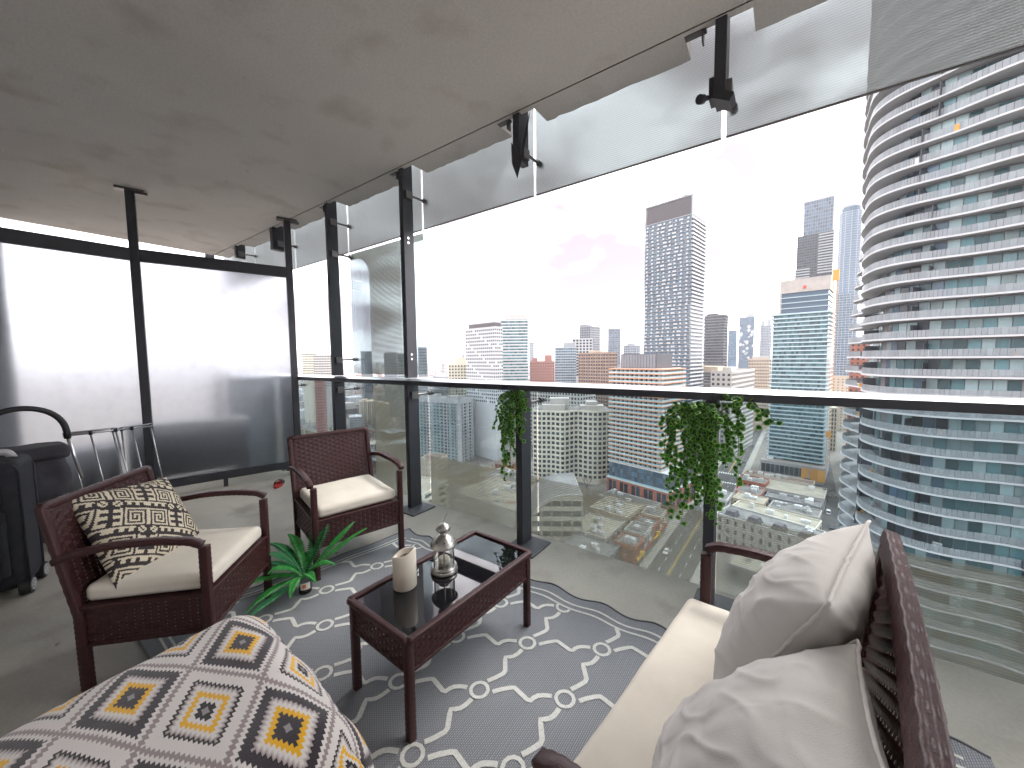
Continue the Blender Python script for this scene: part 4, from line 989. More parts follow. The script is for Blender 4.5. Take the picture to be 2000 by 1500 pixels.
def walk(A, B, w0, w1):
    d = (B - A).normalized(); n = Vector((d.y, -d.x, 0)); c = (A + B) / 2 + n * (w0 + w1) / 2; mb = MB()
    mb.obox((c.x, c.y, G + .065), d * (B - A).length / 2, n * abs(w1 - w0) / 2, (0, 0, .065)); structure(mb.build('pavement', M['walk']))
cs = (cross_c - ST_A).dot(dS)
for a, b in ((-130, cs - 9), (cs + 9, 1000)):
    walk(ST_A + dS * a, ST_A + dS * b, 8.05, 12); walk(ST_A + dS * a, ST_A + dS * b, -12.5, -8.05)
mk = MB()
for o_ in (-.25, .25): strip(mk, A0, ST_A + dS * (cs - 14), o_ - .09, o_ + .09, G + .026, 1); strip(mk, ST_A + dS * (cs + 14), B0, o_ - .09, o_ + .09, G + .026, 1)
for o_ in (-4, 4): strip(mk, A0, ST_A + dS * (cs - 14), o_ - .09, o_ + .09, G + .026, 0, (3, 6)); strip(mk, ST_A + dS * (cs + 14), B0, o_ - .09, o_ + .09, G + .026, 0, (3, 6))
for s_ in (-12, 11.5):
    for k in range(11): q = ST_A + dS * (cs + s_) + nS * (-7.2 + k * 1.44); strip(mk, q - dS * 1.7, q + dS * 1.7, -.35, .35, G + .026, 0)
for s_ in (-10.5, 10.5):
    for k in range(9): q = cross_c + dX * s_ * 1.05 + Vector((-dX.y, dX.x, 0)) * (-5 + k * 1.25); strip(mk, q - dX * 1.5, q + dX * 1.5, -.3, .3, G + .026, 0)
structure(mk.build('road_markings', [M['line'], M['yline']]))

def win_grid(mb, face, W_, D_, z0, fh, nfl, nb, fw, fhh, fo, mi=0, skip=None, pr=.05):
    """window boxes on one face; returns nothing. face F: y=0 plane, S: x=0 plane, L: x=-W plane"""
    L_ = W_ if face == 'F' else D_; bw = L_ / nb
    for k in range(nfl):
        za = z0 + k * fh + fo * fh; zb = za + fhh * fh
        for i in range(nb):
            if skip and skip(i, k): continue
            a = i * bw + bw * (1 - fw) / 2; b = a + bw * fw
            if face == 'F': mb.box(-W_ + a, -pr, za, -W_ + b, .1, zb, mi)
            elif face == 'S': mb.box(-.1, a, za, pr, b, zb, mi)
            else: mb.box(-W_ - pr, a, za, -W_ + .1, b, zb, mi)
def unit(name_, sx, sy, sz): mb = MB(); mb.box(-sx, -sy, -sz, sx, sy, sz); return mb
def ringbox(W_, D_, p, z0, z1, t=None, inner=None):
    mb = MB()
    if t is None: mb.box(-W_ - p, -p, z0, p, D_ + p, z1); return mb
    mb.box(-W_ - p, -p, z0, p, -p + t, z1); mb.box(p - t, -p + t, z0, p, D_ + p, z1); mb.box(-W_ - p, -p + t, z0, -W_ - p + t, D_ + p, z1); return mb
def tower(name, label, cat, T_, nfl, wall='grey', win='win', nb=(10, 5), fw=.8, fhh=.55, fo=.25, band=None, guard=None, piers=None, roof=(), z0=None, group=None, left=False, single=False, base_z=None, visible=None, parapet=1.0, skip=None, crown=None):
    """band=(proud, height, material)  guard=(proud, height, material)  piers=(proud, width, material, every)  roof=((x0,x1,y0,y1,h,mat),...) as fractions"""
    Cx, Cy, W_, D_, zt_, rot = T_; zb = G if z0 is None else z0; Hh = zt_ - zb
    t = thing(name, label, cat, (Cx, Cy, zb), rot, group); fh = Hh / nfl
    mb = MB(); mb.box(-W_, 0, 0, 0, D_, Hh); mb.build('wall', M[wall], t)
    k0 = 0 if visible is None else max(0, int((visible - zb) / fh))   # storeys hidden behind the rest are left plain
    faces = ['F', 'S'] + (['L'] if left else [])
    if nb:
        mbs = {}
        for fc in faces:
            n_ = nb[0] if fc == 'F' else nb[1]
            if not n_: continue
            if single:
                L_ = W_ if fc == 'F' else D_; bw = L_ / n_
                me_ = unit('window', bw * fw / 2 if fc == 'F' else .08, .08 if fc == 'F' else bw * fw / 2, fhh * fh / 2).mesh('window', M[win])
                for k in range(k0, nfl):
                    for i in range(n_):
                        if skip and skip(i, k): continue
                        o = link('window', me_, t); c_ = (i + .5) * bw
                        o.location = (-W_ + c_, 0, (k + fo + fhh / 2) * fh) if fc == 'F' else ((0, c_, (k + fo + fhh / 2) * fh) if fc == 'S' else (-W_, c_, (k + fo + fhh / 2) * fh))
            else:
                mb = MB(); win_grid(mb, fc, W_, D_, k0 * fh, fh, nfl - k0, n_, fw, fhh, fo, 0, skip); mb.build('windows', M[win], t, kind='stuff')
    if band:
        me_ = ringbox(W_, D_, band[0], -band[1] / 2, band[1] / 2).mesh('floor_band', M[band[2]])
        for k in range(k0, nfl + 1): o = link('floor_band', me_, t); o.location = (0, 0, k * fh)
    if guard:
        me_ = ringbox(W_, D_, guard[0], 0, guard[1], .08).mesh('balcony_guard', M[guard[2]])
        for k in range(k0, nfl): o = link('balcony_guard', me_, t); o.location = (0, 0, k * fh + (band[1] / 2 if band else 0) + .004)
    if piers:
        p, w_, m_, ev = piers
        z1_ = Hh; mF = MB(); mF.box(-w_ / 2, -p, k0 * fh, w_ / 2, .05, z1_); mF = mF.mesh('pier', M[m_]); mS = MB(); mS.box(-.05, -w_ / 2, k0 * fh, p, w_ / 2, z1_); mS = mS.mesh('pier', M[m_])
        for i in range(0, nb[0] + 1, ev): o = link('pier', mF, t); o.location = (min(max(-W_ + i * W_ / nb[0], -W_ + w_ / 2), -w_ / 2 - .01), 0, 0)
        for i in range(0, nb[1] + 1, ev) if nb[1] else (): o = link('pier', mS, t); o.location = (0, min(max(i * D_ / nb[1], w_ / 2 + .01), D_ - w_ / 2), 0)
    if parapet:
        mb = MB(); mb.box(-W_ - .1, -.1, Hh, .1, .3, Hh + parapet); mb.box(-.3, .3, Hh, .1, D_ + .1, Hh + parapet); mb.box(-W_ - .1, .3, Hh, -W_ + .3, D_ + .1, Hh + parapet); mb.box(-W_ + .3, D_ - .3, Hh, -.3, D_ + .1, Hh + parapet); mb.build('parapet', M[wall], t)
    for (a, b, c, d, h, m_) in roof:
        mb = MB(); mb.box(-W_ + a * W_, c * D_, Hh, -W_ + b * W_, d * D_, Hh + h); o = mb.build('penthouse', M[m_], t)
    return t, fh, Hh
T = {}
T.update({'tall': (-58.3, 327.0, 37.9, 31.3, 112.3, -10), 'orange': (-52.7, 216.6, 30.3, 18.6, -5.7, -14), 'orange2': (-55.2, 221.2, 24.6, 15.7, 3.3, -14), 'behind': (-142.2, 304.4, 135.0, 25.0, -29.9, -10), 'punched': (-191.0, 245.3, 39.2, 6.4, 26.9, -10), 'green': (-212.4, 328.4, 27.7, 25.0, 40.5, 33.9), 'beige': (-230.8, 266.2, 25.0, 25.0, -4.0, 41.9), 'bluegrey': (-184.7, 384.8, 23.4, 25.0, 12.6, 26.6), 'whitegrey': (-194.0, 451.9, 25.3, 25.0, 25.1, 24.2), 'brick': (-136.7, 357.4, 35.4, 16.7, 5.4, -10), 'darkgrey': (-245.1, 563.0, 20.7, 28.5, 50.7, -10), 'M': (-239.9, 689.5, 23.2, 25.0, 52.6, 20.2), 'N': (-210.3, 710.5, 29.4, 25.0, 22.6, 17.5), 'O': (-335.8, 302.3, 10.5, 25.0, 14.5, 49.0), 'P': (-478.1, 766.3, 11.1, 25.0, 38.8, 33.0), 'Q': (-204.4, 370.9, 27.6, 25.0, -3.2, 29.9), 'S': (-52.7, 502.9, 22.0, 15.6, 49.0, -10), 'T': (-72.6, 930.8, 16.1, 25.0, 55.0, 5.5), 'U': (-48.5, 1070.7, 30.6, 25.0, 93.2, 3.6), 'V': (-14.4, 1094.8, 22.6, 25.0, 73.1, 1.8), 'X': (-30.9, 358.7, 16.1, 74.7, -12.5, -10), 'Y': (-5.9, 523.8, 22.4, 25.0, -3.1, 1.6), 'dk': (-14.3, 566.9, 12.2, 46.0, -38.7, -10), 'six': (26.4, 325.7, 30.3, 33.7, 30.1, -10), 'sixtop': (27.8, 326.6, 26.2, 28.3, 51.9, -10), 'seven': (44.9, 559.8, 26.5, 51.9, 178.0, -10), 'sevenlow': (46.6, 558.5, 32.7, 31.0, 140.4, -10), 'eight': (99.5, 807.2, 26.3, 25.0, 239.1, -10), 'eightlow': (89.1, 750.7, 20.4, 25.0, 92.0, -5.8), 'red': (53.3, 381.5, 7.7, 25.0, 12.2, -10), 'brt': (66.4, 562.7, 18.9, 25.0, -24.6, -5.7), 'brt2': (44.4, 436.6, 9.7, 25.0, -46.8, -4.8), 'ltA': (-522.7, 268.1, 17.4, 25.0, 11.5, 63.8), 'ltB': (-465.4, 259.6, 22.0, 25.0, 7.8, 61.8), 'ltC': (-395.0, 211.3, 10.6, 25.0, -17.1, 62.9), 'twin': (-428.9, 294.3, 19.7, 25.0, -53.1, 56.5), 'twin2': (-407.0, 299.4, 14.8, 25.0, -55.6, 54.7), 'ltw': (-416.3, 265.8, 13.7, 25.0, -68.8, 58.4), 'dk1': (-530.2, 361.0, 16.7, 25.0, 14.5, 56.7), 'dk2': (-464.9, 358.2, 18.1, 25.0, 10.9, 53.4), 'dk3': (-361.0, 296.7, 14.1, 25.0, 7.6, 51.6),})
def deep(k, d=None, rot=None):
    a = list(T[k]); 
    if d: a[3] = d
    return tuple(a)
# --- tall white and glass tower
t, fh, Hh = tower('condo_tower', 'tall pale balconied tower with a dark framed crown, standing alone against the sky', 'tower', T['tall'], 65, 'dark', 'win_blue', (24, 12), .86, .62, .2, band=(.25, .28, 'white'), visible=-40, parapet=0, group='glass condominium towers')
Wd, Dd = T['tall'][2], T['tall'][3]
gm = MB(); gm.box(-.78, -1.2, 0, .78, -1.12, 1.1); gm.box(-.78, -1.12, -.2, .78, .0, 0); gm = gm.mesh('balcony', M['white']); n_ = 0; rest = MB(); rest2 = MB()
for k in range(15, 65):
    for i in range(24):
        if (i % 3 == 1) or ((i + k // 2) % 5 == 0 and 6 < i < 20):
            x = -Wd + (i + .5) * Wd / 24 + .4 * math.sin(k * .9)
            rest.box(x - .74, -1.2, k * fh, x + .74, -1.12, k * fh + 1.15); rest.box(x - .74, -1.12, k * fh - .2, x + .74, 0, k * fh)
    rest2.box(.0, -.3, k * fh - .15, 1.5, Dd - 1, k * fh + .12); rest2.box(1.42, -.3, k * fh + .12, 1.5, Dd - 1, k * fh + 1.15)
rest.build('balconies', M['white'], t, kind='stuff'); rest2.build('side_balconies', M['white'], t, kind='stuff')
mb = MB(); mb.box(-Wd + 1, .6, Hh, -.6, Dd - 2, Hh + 14.2); mb.build('plant_screen', M['mauve'], t)
mb = MB(); mb.box(-Wd, 0, Hh + 14.2, .3, Dd, Hh + 15.4); mb.box(-.5, 0, Hh, .3, Dd, Hh + 14.2); mb.box(-Wd, 0, Hh, -Wd + .8, .8, Hh + 14.2); mb.build('crown_frame', M['grey'], t)
mb = MB(); mb.box(-.5, .5, Hh + 15.4, 0, 4, Hh + 17.5); mb.box(-Wd * .2, 2, Hh + 15.4, -Wd * .1, 5, Hh + 17); mb.build('roof_plant', M['grey'], t)
# --- orange fascia tower on its brick podium
t, fh, Hh = tower('condo_tower', 'tower ringed with terracotta balcony edges above a red brick podium', 'tower', deep('orange', 24), 22, 'offwhite', 'win', (20, 13), .62, .78, .1, band=(2.2, .5, 'orange'), guard=(2.1, .85, 'aqua'), z0=-62.6, parapet=.6, group='glass condominium towers')
mb = MB(); W_, D_ = T['orange'][2], 24
for i in range(0, 11): mb.box(-W_ + i * W_ / 10 - .12, -1.9, 0, -W_ + i * W_ / 10 + .12, 0, Hh)
for i in range(0, 7): mb.box(0, i * D_ / 6 - .12, 0, 1.9, i * D_ / 6 + .12, Hh)
mb.build('balcony_dividers', M['white'], t, kind='stuff')
mb = MB(); mb.box(-W_ + 3, 3, Hh, -4, D_ - 3, Hh + 9); mb.build('plant_room', M['dark'], t)
for i in range(12):
    mb = MB(); x = -W_ + 3.6 + i * (W_ - 8) / 12; mb.box(x, 2.8, Hh + .8, x + 1.5, 3.05, Hh + 8.6); mb.build('louvre_panel', M['grey'], t)
for i in range(7):
    mb = MB(); x = -W_ + 4 + i * 3.2; mb.cyl((x, 4 + i % 3, Hh + 9), (x, 4 + i % 3, Hh + 12.5 + (i % 2)), .10, 6); mb.build('antenna', M['grey'], t)
pc = T['orange']; Cp = (-46.4, 211.5); Wp, Dp_ = 39.6, 34
pod = thing('brick_podium', 'red brick podium with tall dark windows below the terracotta ringed tower', 'podium', (*Cp, G), -14)
mb = MB(); mb.box(-Wp, 0, 0, 0, Dp_, 12); mb.build('wall', M['brickr'], pod); mb = MB(); mb.box(-Wp + .8, .8, 12, -.8, Dp_, 22); mb.build('glazed_storey', M['dark'], pod)
mb = MB(); mb.box(-Wp - .25, -.25, 12, .25, Dp_, 12.5); mb.build('cornice', M['white'], pod); mb = MB(); mb.box(-Wp + .4, .4, 22, -.4, Dp_, 22.4); mb.build('roof', M['white'], pod)
wm = unit('w', 1.15, .12, 4.9).mesh('window', M['win']); sm_ = unit('w', .12, 1.15, 4.9).mesh('window', M['win'])
for i in range(5):
    for s_ in (-1.5, 1.5): o = link('window', wm, pod); o.location = (-Wp + Wp * (i + .5) / 5 + s_, 0, 6.0)
for i in range(4):
    for s_ in (-1.5, 1.5): o = link('window', sm_, pod); o.location = (0, Dp_ * (i + .5) / 4 + s_, 6.0)
wm = unit('w', .85, .1, 1.35).mesh('window', M['win_blue'])
for i in range(19):
    for k in range(3):
        if (i + k) % 4 != 3: o = link('window', wm, pod); o.location = (-Wp + 1.6 + i * (Wp - 3) / 19 + .5, .8, 14.2 + k * 3.2)
mb = MB()
for i in range(6): mb.box(-Wp + Wp * i / 5 - .5 + (.5 if i == 0 else 0) - (.01 if i == 5 else 0), -.22, 0, -Wp + Wp * i / 5 + .5 - (.5 if i == 5 else 0), 0, 12)
mb.build('brick_piers', M['brickr'], pod, kind='stuff')
mb = MB(); mb.ribbon([(-Wp + .1, .1), (-.1, .1), (-.1, Dp_)], 12.5, 13.5, .06); mb.build('terrace_guard', M['aqua'], pod)
# --- wavy cream apartment block
def wavy(name, label, cat, P0, P1, zt_, nfl, wv, wall, win, bands, nwin, group=None):
    P0, P1 = Vector((*P0, 0)), Vector((*P1, 0)); d = (P1 - P0); L_ = d.length; d.normalize(); n = Vector((d.y, -d.x, 0)); Hh = zt_ - G; fh = Hh / nfl
    t = thing(name, label, cat, (P0.x, P0.y, G), math.degrees(math.atan2(d.y, d.x)), group)
    front = [(L_ * i / 90, wv(i / 90)) for i in range(91)]; ol = front + [(L_, 26), (0, 26)]
    mb = MB(); mb.prism(ol, 0, Hh); mb.build('wall', M[wall], t); 
    bm = MB(); bm.ribbon(front, -bands[1] / 2, bands[1] / 2, bands[0] * 2); bm = bm.mesh('floor_band', M[bands[2]])
    for k in range(1, nfl + 1): o = link('floor_band', bm, t); o.location = (0, 0, k * fh)
    cols = []
    for i in range(nwin):
        s0, s1 = (i + .22) / nwin, (i + .82) / nwin; cols.append([(L_ * (s0 + (s1 - s0) * j / 3), wv(s0 + (s1 - s0) * j / 3)) for j in range(4)])
    for i, c_ in enumerate(cols):
        m_ = MB(); m_.ribbon(c_, fh * .22, fh * .80, .5); m_ = m_.mesh('window', M[win])
        for k in range(1, nfl): o = link('window', m_, t); o.location = (0, 0, k * fh)
    return t, L_, Hh
wv = lambda s_: -3.6 * math.exp(-((s_ - .38) / .085) ** 2) + 3.2 * math.exp(-((s_ - .58) / .085) ** 2) - 1.8 * math.exp(-((s_ - .80) / .13) ** 2) + (2.2 * max(0, s_ - .86) / .14) + 2.5 * max(0, .1 - s_) / .1
t, L_, Hh = wavy('apartment_block', 'cream apartment block with a rippling facade of curved window bays', 'apartments', (-137, 217.2), (-90.5, 243), -35.2, 15, wv, 'cream', 'win', (.38, 1.25, 'cream'), 17)
for (a, b, c, d, h) in ((.12, .42, 3, 12, 4), (.22, .48, 8, 18, 8), (.62, .92, 3, 14, 3.5), (.70, .84, 6, 15, 6)):
    mb = MB(); mb.box(a * L_, c, Hh, b * L_, d, Hh + h); o = mb.build('penthouse', M['conc'], t)
mb = MB(); mb.prism([(0.4, 3), (L_ - .4, 4), (L_ - .4, 25.6), (.4, 25.6)], Hh, Hh + .3); mb.build('roof', M['roof'], t)
# --- white slab in front of the rail, left
sl = (-212.0, 226.0, 45.0, 17.5, -32.3, 7.3)
t, fh, Hh = tower('apartment_slab', 'white slab block of apartments striped with rows of aqua balconies, its blank end facing right', 'apartments', sl, 19, 'white', 'win', (12, 5), .62, .62, .18, parapet=.8, skip=lambda i, k: i == 11 or k == 18)
for (a, b) in ((-45, -38.6), (-31, -25.5), (-24.5, -19), (-12, -6)):
    for k in range(0, 18):
        mb = MB(); mb.box(a, -1.3, k * fh - .1, b, 0, k * fh + .1); mb.box(a, -1.3, k * fh + .1, b, -1.22, k * fh + 1.25); 
        mb.build('balcony', M['aqua'], t)
for x in (-38, -31.8, -18.3, -12.6, -5.4, -.4):
    mb = MB(); mb.box(x, -.5, 0, x + .7, 0, Hh); mb.build('fin', M['white'], t)
for y in (1.5, 8, 15):
    mb = MB(); mb.box(0, y, 0, .5, y + 1.2, Hh); mb.build('fin', M['white'], t)
mb = MB(); mb.box(-45.5, -.9, Hh - 3.4, .8, 18, Hh - 2.9); mb.build('cornice', M['white'], t)
mb = MB(); mb.box(-44, 3, Hh, -30, 12, Hh + 3); mb.box(-18, 3, Hh, -5, 11, Hh + 2.5); mb.build('penthouse', M['offwhite'], t)
b_ = T['behind']; t, fh, Hh = tower('apartment_slab', 'long pale slab block behind the rail, half hidden by the narrow vine', 'apartments', b_, 15, 'offwhite', 'win', (40, 6), .6, .55, .22, parapet=1, piers=(.35, .5, 'offwhite', 4), roof=((.1, .2, .2, .7, 3, 'grey'), (.5, .75, .2, .7, 3.2, 'offwhite'), (.85, .95, .1, .6, 3, 'grey')))
# --- skyline left to right
tower('office_tower', 'white tower punched with staggered windows under a dark roof', 'tower', deep('punched', 9), 37, 'white', 'win', (15, 4), .55, .5, .25, band=(.1, .5, 'white'), roof=((.12, .97, .05, .9, 4.5, 'mauve'),), visible=-36, skip=lambda i, k: (i * 7 + k * 3) % 11 == 0)
tower('condo_tower', 'pale green glass tower with thin white floor stripes', 'tower', T['green'], 40, 'win_teal', 'win_teal', (12, 5), .9, .8, .1, band=(.35, 1.3, 'white'), roof=((.2, .98, .1, .9, 6.5, 'offwhite'),), visible=-40, group='glass condominium towers')
tower('apartment_tower', 'cream concrete apartment tower with a boxy roof house, left of the white punched tower', 'tower', T['beige'], 28, 'cream', 'win', (9, 4), .5, .5, .3, band=(.12, .5, 'cream'), piers=(.5, .8, 'cream', 1), roof=((.25, .72, .1, .8, 7, 'cream'), (.5, .6, .2, .5, 9.5, 'grey2')), visible=-50)
tower('condo_tower', 'blue grey slab tower beside the pink brick blocks', 'tower', T['bluegrey'], 33, 'grey2', 'win_blue', (12, 4), .8, .55, .25, band=(.3, .5, 'blueband'), roof=((.4, .95, .1, .9, 6, 'grey2'),), visible=-50, group='glass condominium towers')
tower('office_tower', 'white framed tower behind the brown brick block', 'tower', T['whitegrey'], 30, 'white', 'win', (6, 4), .62, .6, .2, band=(.3, .9, 'white'), visible=-20)
tower('apartment_tower', 'brown brick apartment tower with a small tan roof house', 'tower', T['brick'], 27, 'brickb', 'win', (12, 6), .5, .55, .25, band=(.15, .3, 'beige'), piers=(.3, .6, 'brickb', 2), roof=((.35, .75, .1, .8, 3, 'beige'),), visible=-50)
tower('office_tower', 'dark grey twin faced tower rising behind the white framed tower', 'tower', T['darkgrey'], 36, 'grey', 'win', (6, 8), .6, .7, .15, roof=((0, .6, 0, .6, 4, 'grey'),), visible=-10)
tower('office_tower', 'plain blue grey tower at mid distance right of the dark grey tower', 'tower', T['M'], 34, 'grey', 'win_blue', (8, 3), .7, .7, .15, visible=-10, parapet=3)
tower('office_tower', 'low hazy block with a rounded roof box left of the tall pale tower', 'tower', T['N'], 26, 'grey2', 'win_blue', (9, 3), .7, .6, .2, visible=-20, roof=((.2, .7, .1, .8, 5, 'grey2'),))
tower('apartment_tower', 'white apartment tower cut by the upright post at the left', 'tower', T['O'], 29, 'white', 'win', (6, 4), .6, .5, .25, visible=-40)
tower('office_tower', 'thin pale tower far off right of the green glass tower', 'tower', T['P'], 30, 'grey2', 'win_blue', (4, 3), .6, .6, .2, visible=-10)
tower('apartment_block', 'pink brick apartment block at the foot of the blue grey slab tower', 'apartments', T['Q'], 26, 'brickp', 'win', (10, 4), .4, .45, .3, visible=-40, roof=((.1, .3, .1, .6, 5, 'brickp'), (.6, .9, .1, .6, 8, 'brickp')))
tower('office_tower', 'dark mauve tower with pale floor lines right of the tall pale tower', 'tower', T['S'], 40, 'mauve', 'win', (8, 6), .8, .6, .2, band=(.25, .3, 'grey2'), visible=-30, roof=((.1, .6, .1, .8, 3, 'mauve'),))
tower('office_tower', 'hazy blue tower beyond the dark mauve tower', 'tower', T['T'], 40, 'win_blue', 'win_blue', (6, 4), .8, .7, .15, visible=-10)
t, fh, Hh = tower('office_tower', 'far glass tower with large white blotches over its face', 'tower', T['U'], 44, 'win_blue', 'win_blue', (8, 5), .8, .7, .15, visible=-10, roof=((.5, .95, .1, .8, 10, 'grey2'),))
rq = random.Random(2)
for k in range(22):
    mb = MB(); x = -rq.uniform(1, 29); z = rq.uniform(70, Hh - 20); a = rq.uniform(2, 4.5); mb.add([(x - a, -.3, z), (x, -.3, z - a * 1.3), (x + a, -.3, z), (x, -.3, z + a), (x - a, -.1, z), (x, -.1, z - a * 1.3), (x + a, -.1, z), (x, -.1, z + a)], [(0, 1, 2, 3), (0, 4, 5, 1), (1, 5, 6, 2), (2, 6, 7, 3), (3, 7, 4, 0)]); mb.build('white_panel', M['white'], t)
tower('office_tower', 'far pale tower with roof boxes left of the glass tower under construction', 'tower', T['V'], 40, 'grey2', 'win_blue', (7, 5), .7, .6, .2, visible=-10, roof=((.1, .35, .1, .5, 12, 'grey2'), (.6, .9, .1, .5, 14, 'grey2')))
tower('office_block', 'pale office block with blank white end and long windowed side facing the main street', 'office block', T['X'], 18, 'offwhite', 'win', (4, 34), .5, .5, .28, parapet=1.5, roof=((-1.2, .2, .1, .35, 5, 'beige'), (.1, .6, .3, .5, 4, 'offwhite')), skip=lambda i, k: False)
tower('office_block', 'beige stone block with a set back roof storey behind the pale office block', 'office block', T['Y'], 22, 'beige', 'win', (14, 6), .5, .5, .28, band=(.3, .4, 'beige'), visible=-60, roof=((.15, .9, .1, .9, 4, 'offwhite'),))
tower('office_block', 'dark framed office block farther up the main street', 'office block', T['dk'], 13, 'mauve', 'win_blue', (5, 18), .75, .6, .2, band=(.2, .5, 'brickp'))
# --- glass tower under construction
t, fh, Hh = tower('condo_tower', 'teal glass tower with pale floor edges and an unfinished bare concrete top', 'tower', deep('six', 26), 36, 'win_teal', 'win_teal', (22, 16), .88, .72, .14, band=(1.5, .75, 'blueband'), parapet=0, left=True, group='glass condominium towers', z0=-72)
W_, D_ = T['six'][2], 26; t6 = T['sixtop']; h6 = t6[4] + 2 - T['six'][4]; mb = MB(); mb.box(-W_ + 4, 1, Hh, -.4, D_ - 1, Hh + h6 * .62); mb.build('glazed_storeys', M['win_blue'], t)
for k in range(4):
    mb = MB(); mb.box(-W_ + 3.4, .3, Hh + .2 + k * h6 * .155, .2, D_, Hh + .7 + k * h6 * .155); mb.build('floor_band', M['blueband'], t)
mb = MB(); mb.box(-W_ + 3, .4, Hh + h6 * .62, .2, D_, Hh + h6); mb.box(-W_ + 3, .4, Hh, -W_ + 4.2, 3, Hh + h6 * .62); mb.build('concrete_crown', M['conc'], t)
mb = MB(); mb.box(-14, .1, Hh + h6 * .7, -12.4, .4, Hh + h6 * .79); mb.build('red_sign', M['redp'], t)
for k in range(7):
    mb = MB(); x = -W_ + 4 + k * 4.2; mb.cyl((x, .6, Hh + h6), (x, .6, Hh + h6 + 1.2), .06, 6); mb.build('roof_stanchion', M['grey'], t)
hst = thing('construction_hoist', 'orange lattice construction hoist climbing the right edge of the teal glass tower', 'hoist', (29.4, 326.2, -72), -10)
for k in range(64):
    z = k * 2; mb = MB(); mb.obox((0, .0, z + 1), (.95, 0, .9), (0, .08, 0), (-.06, 0, .06)); mb.obox((.0, .6, z + 1), (.08, 0, 0), (0, .6, .9), (0, 0, .07)); 
    for x in (-1, 1): mb.box(x - .1, -.1, z, x + .1, .1, z + 2)
    mb.build('mast_section', M['hoist'], hst)
mb = MB(); mb.box(-1.6, -1.0, 122, 1.5, 1.4, 129); mb.build('mast_head', M['hoist'], hst)
mb = MB(); mb.box(-1.5, -1.3, 18, 1.4, -.2, 22); mb.build('cage', M['hoist'], hst)
p6 = thing('podium_block', 'grey concrete podium with dark windows and orange plywood bays under the teal glass tower', 'podium', (27.4, 317.8, G), -8)
mb = MB(); mb.box(-36, 0, 0, 0, 44, 10.4); mb.build('wall', M['grey2'], p6); mb = MB(); mb.box(-36, -.3, 10.4, .3, 44, 11.2); mb.build('roof_edge', M['conc'], p6)
wm = unit('w', 1.25, .15, 3.0).mesh('window', M['win']); pm = unit('w', 2.0, .2, 4.0).mesh('plywood_bay', M['ply'])
for i in range(9): 
    o = link('window', wm, p6); o.location = (-34 + i * 2.75, 0, 6)
for i in range(3): o = link('plywood_bay', pm, p6); o.location = (-9.5 + i * 4.0 - (i == 0) * .7, 0, 5.6)
mb = MB(); mb.box(-10.5, -.35, 0, -7, 0, 3.0); mb.build('garage_door', M['dark'], p6)
for (x, y) in ((-33, 5), (-28, 9), (-31, 14)):
    mb = MB(); mb.box(x, y, 11.2, x + 4, y + 3, 12.6); mb.build('rooftop_unit', M['ac'], p6)
# --- black tower and round blue tower behind
t, fh, Hh = tower('office_tower', 'tall charcoal tower with pale balconies down one side, behind the unfinished teal tower', 'tower', T['sevenlow'], 74, 'dark', 'win', (14, 10), .7, .55, .2, visible=0, parapet=0)
W_, D_ = T['sevenlow'][2], T['sevenlow'][3]; mb = MB(); mb.box(-W_ + 5, 1, Hh, -1, D_, Hh + 38); mb.build('upper_block', M['grey'], t)
mb = MB()
for k in range(9):
    for i in range(12): mb.box(-W_ + 5.6 + i * 2.15, .8, Hh + 1 + k * 4.1, -W_ + 7.2 + i * 2.15, 1.1, Hh + 4 + k * 4.1)
mb.build('windows', M['win_blue'], t, kind='stuff')
bm_ = MB(); bm_.box(-W_ - 1.5, -1.5, 0, -W_ + 13, 0, .3); bm_.box(-W_ - 1.5, -1.5, .3, -W_ + 13, -1.4, 1.3); bm_.box(-W_ - 1.5, 0, 0, -W_, D_, 1.3); bm_ = bm_.mesh('balcony', M['grey2']); b2 = MB(); b2.box(-13, -1.5, 0, .8, 0, .3); b2.box(-13, -1.5, .3, .8, -1.4, 1.4); b2 = b2.mesh('balcony', M['grey2'])
for k in range(30, 74):
    if k < 62: o = link('balcony', bm_, t); o.location = (0, 0, k * fh)
    if k > 58 or k < 52 and k % 2: o = link('balcony', b2, t); o.location = (0, 0, k * fh)
rt = thing('office_tower', 'slender blue tower with a rounded top at the far right of the skyline', 'tower', (88, 815, G), 0)
ol = [(13.5 * (abs(math.cos(a)) ** .8) * (1 if math.cos(a) > 0 else -1), 13.5 * (abs(math.sin(a)) ** .8) * (1 if math.sin(a) > 0 else -1)) for a in np.linspace(0, 2 * math.pi, 41)[:-1]]
mb = MB(); mb.prism(ol, 0, 312); mb.build('wall', M['win_blue'], rt); mb = MB(); mb.prism([(x * .9, y * .9) for x, y in ol], 312, 319); mb.build('crown', M['win_blue'], rt); mb = MB(); mb.prism([(x * .7, y * .7) for x, y in ol], 319, 323); mb.build('crown_cap', M['grey2'], rt)
fm = MB(); fm.ribbon([(x * 1.012, y * 1.012) for x, y in ol], -.25, .25, .3, closed=True); fm = fm.mesh('floor_band', M['grey2'])
for k in range(24, 84): o = link('floor_band', fm, rt); o.location = (0, 0, k * 3.75)
for k in range(0, 40, 3):
    x, y = ol[k]; mb = MB(); mb.box(x * 1.015 - .35, y * 1.015 - .35, 80, x * 1.015 + .35, y * 1.015 + .35, 312); mb.build('fin', M['grey2'], rt)
tower('office_tower', 'lower blue tower with bright vertical fins in front of the rounded blue tower', 'tower', T['eightlow'], 48, 'win_blue', 'win_blue', (10, 6), .7, .7, .15, band=(.2, .4, 'white'), piers=(.5, .5, 'grey2', 2), visible=-30, left=True)
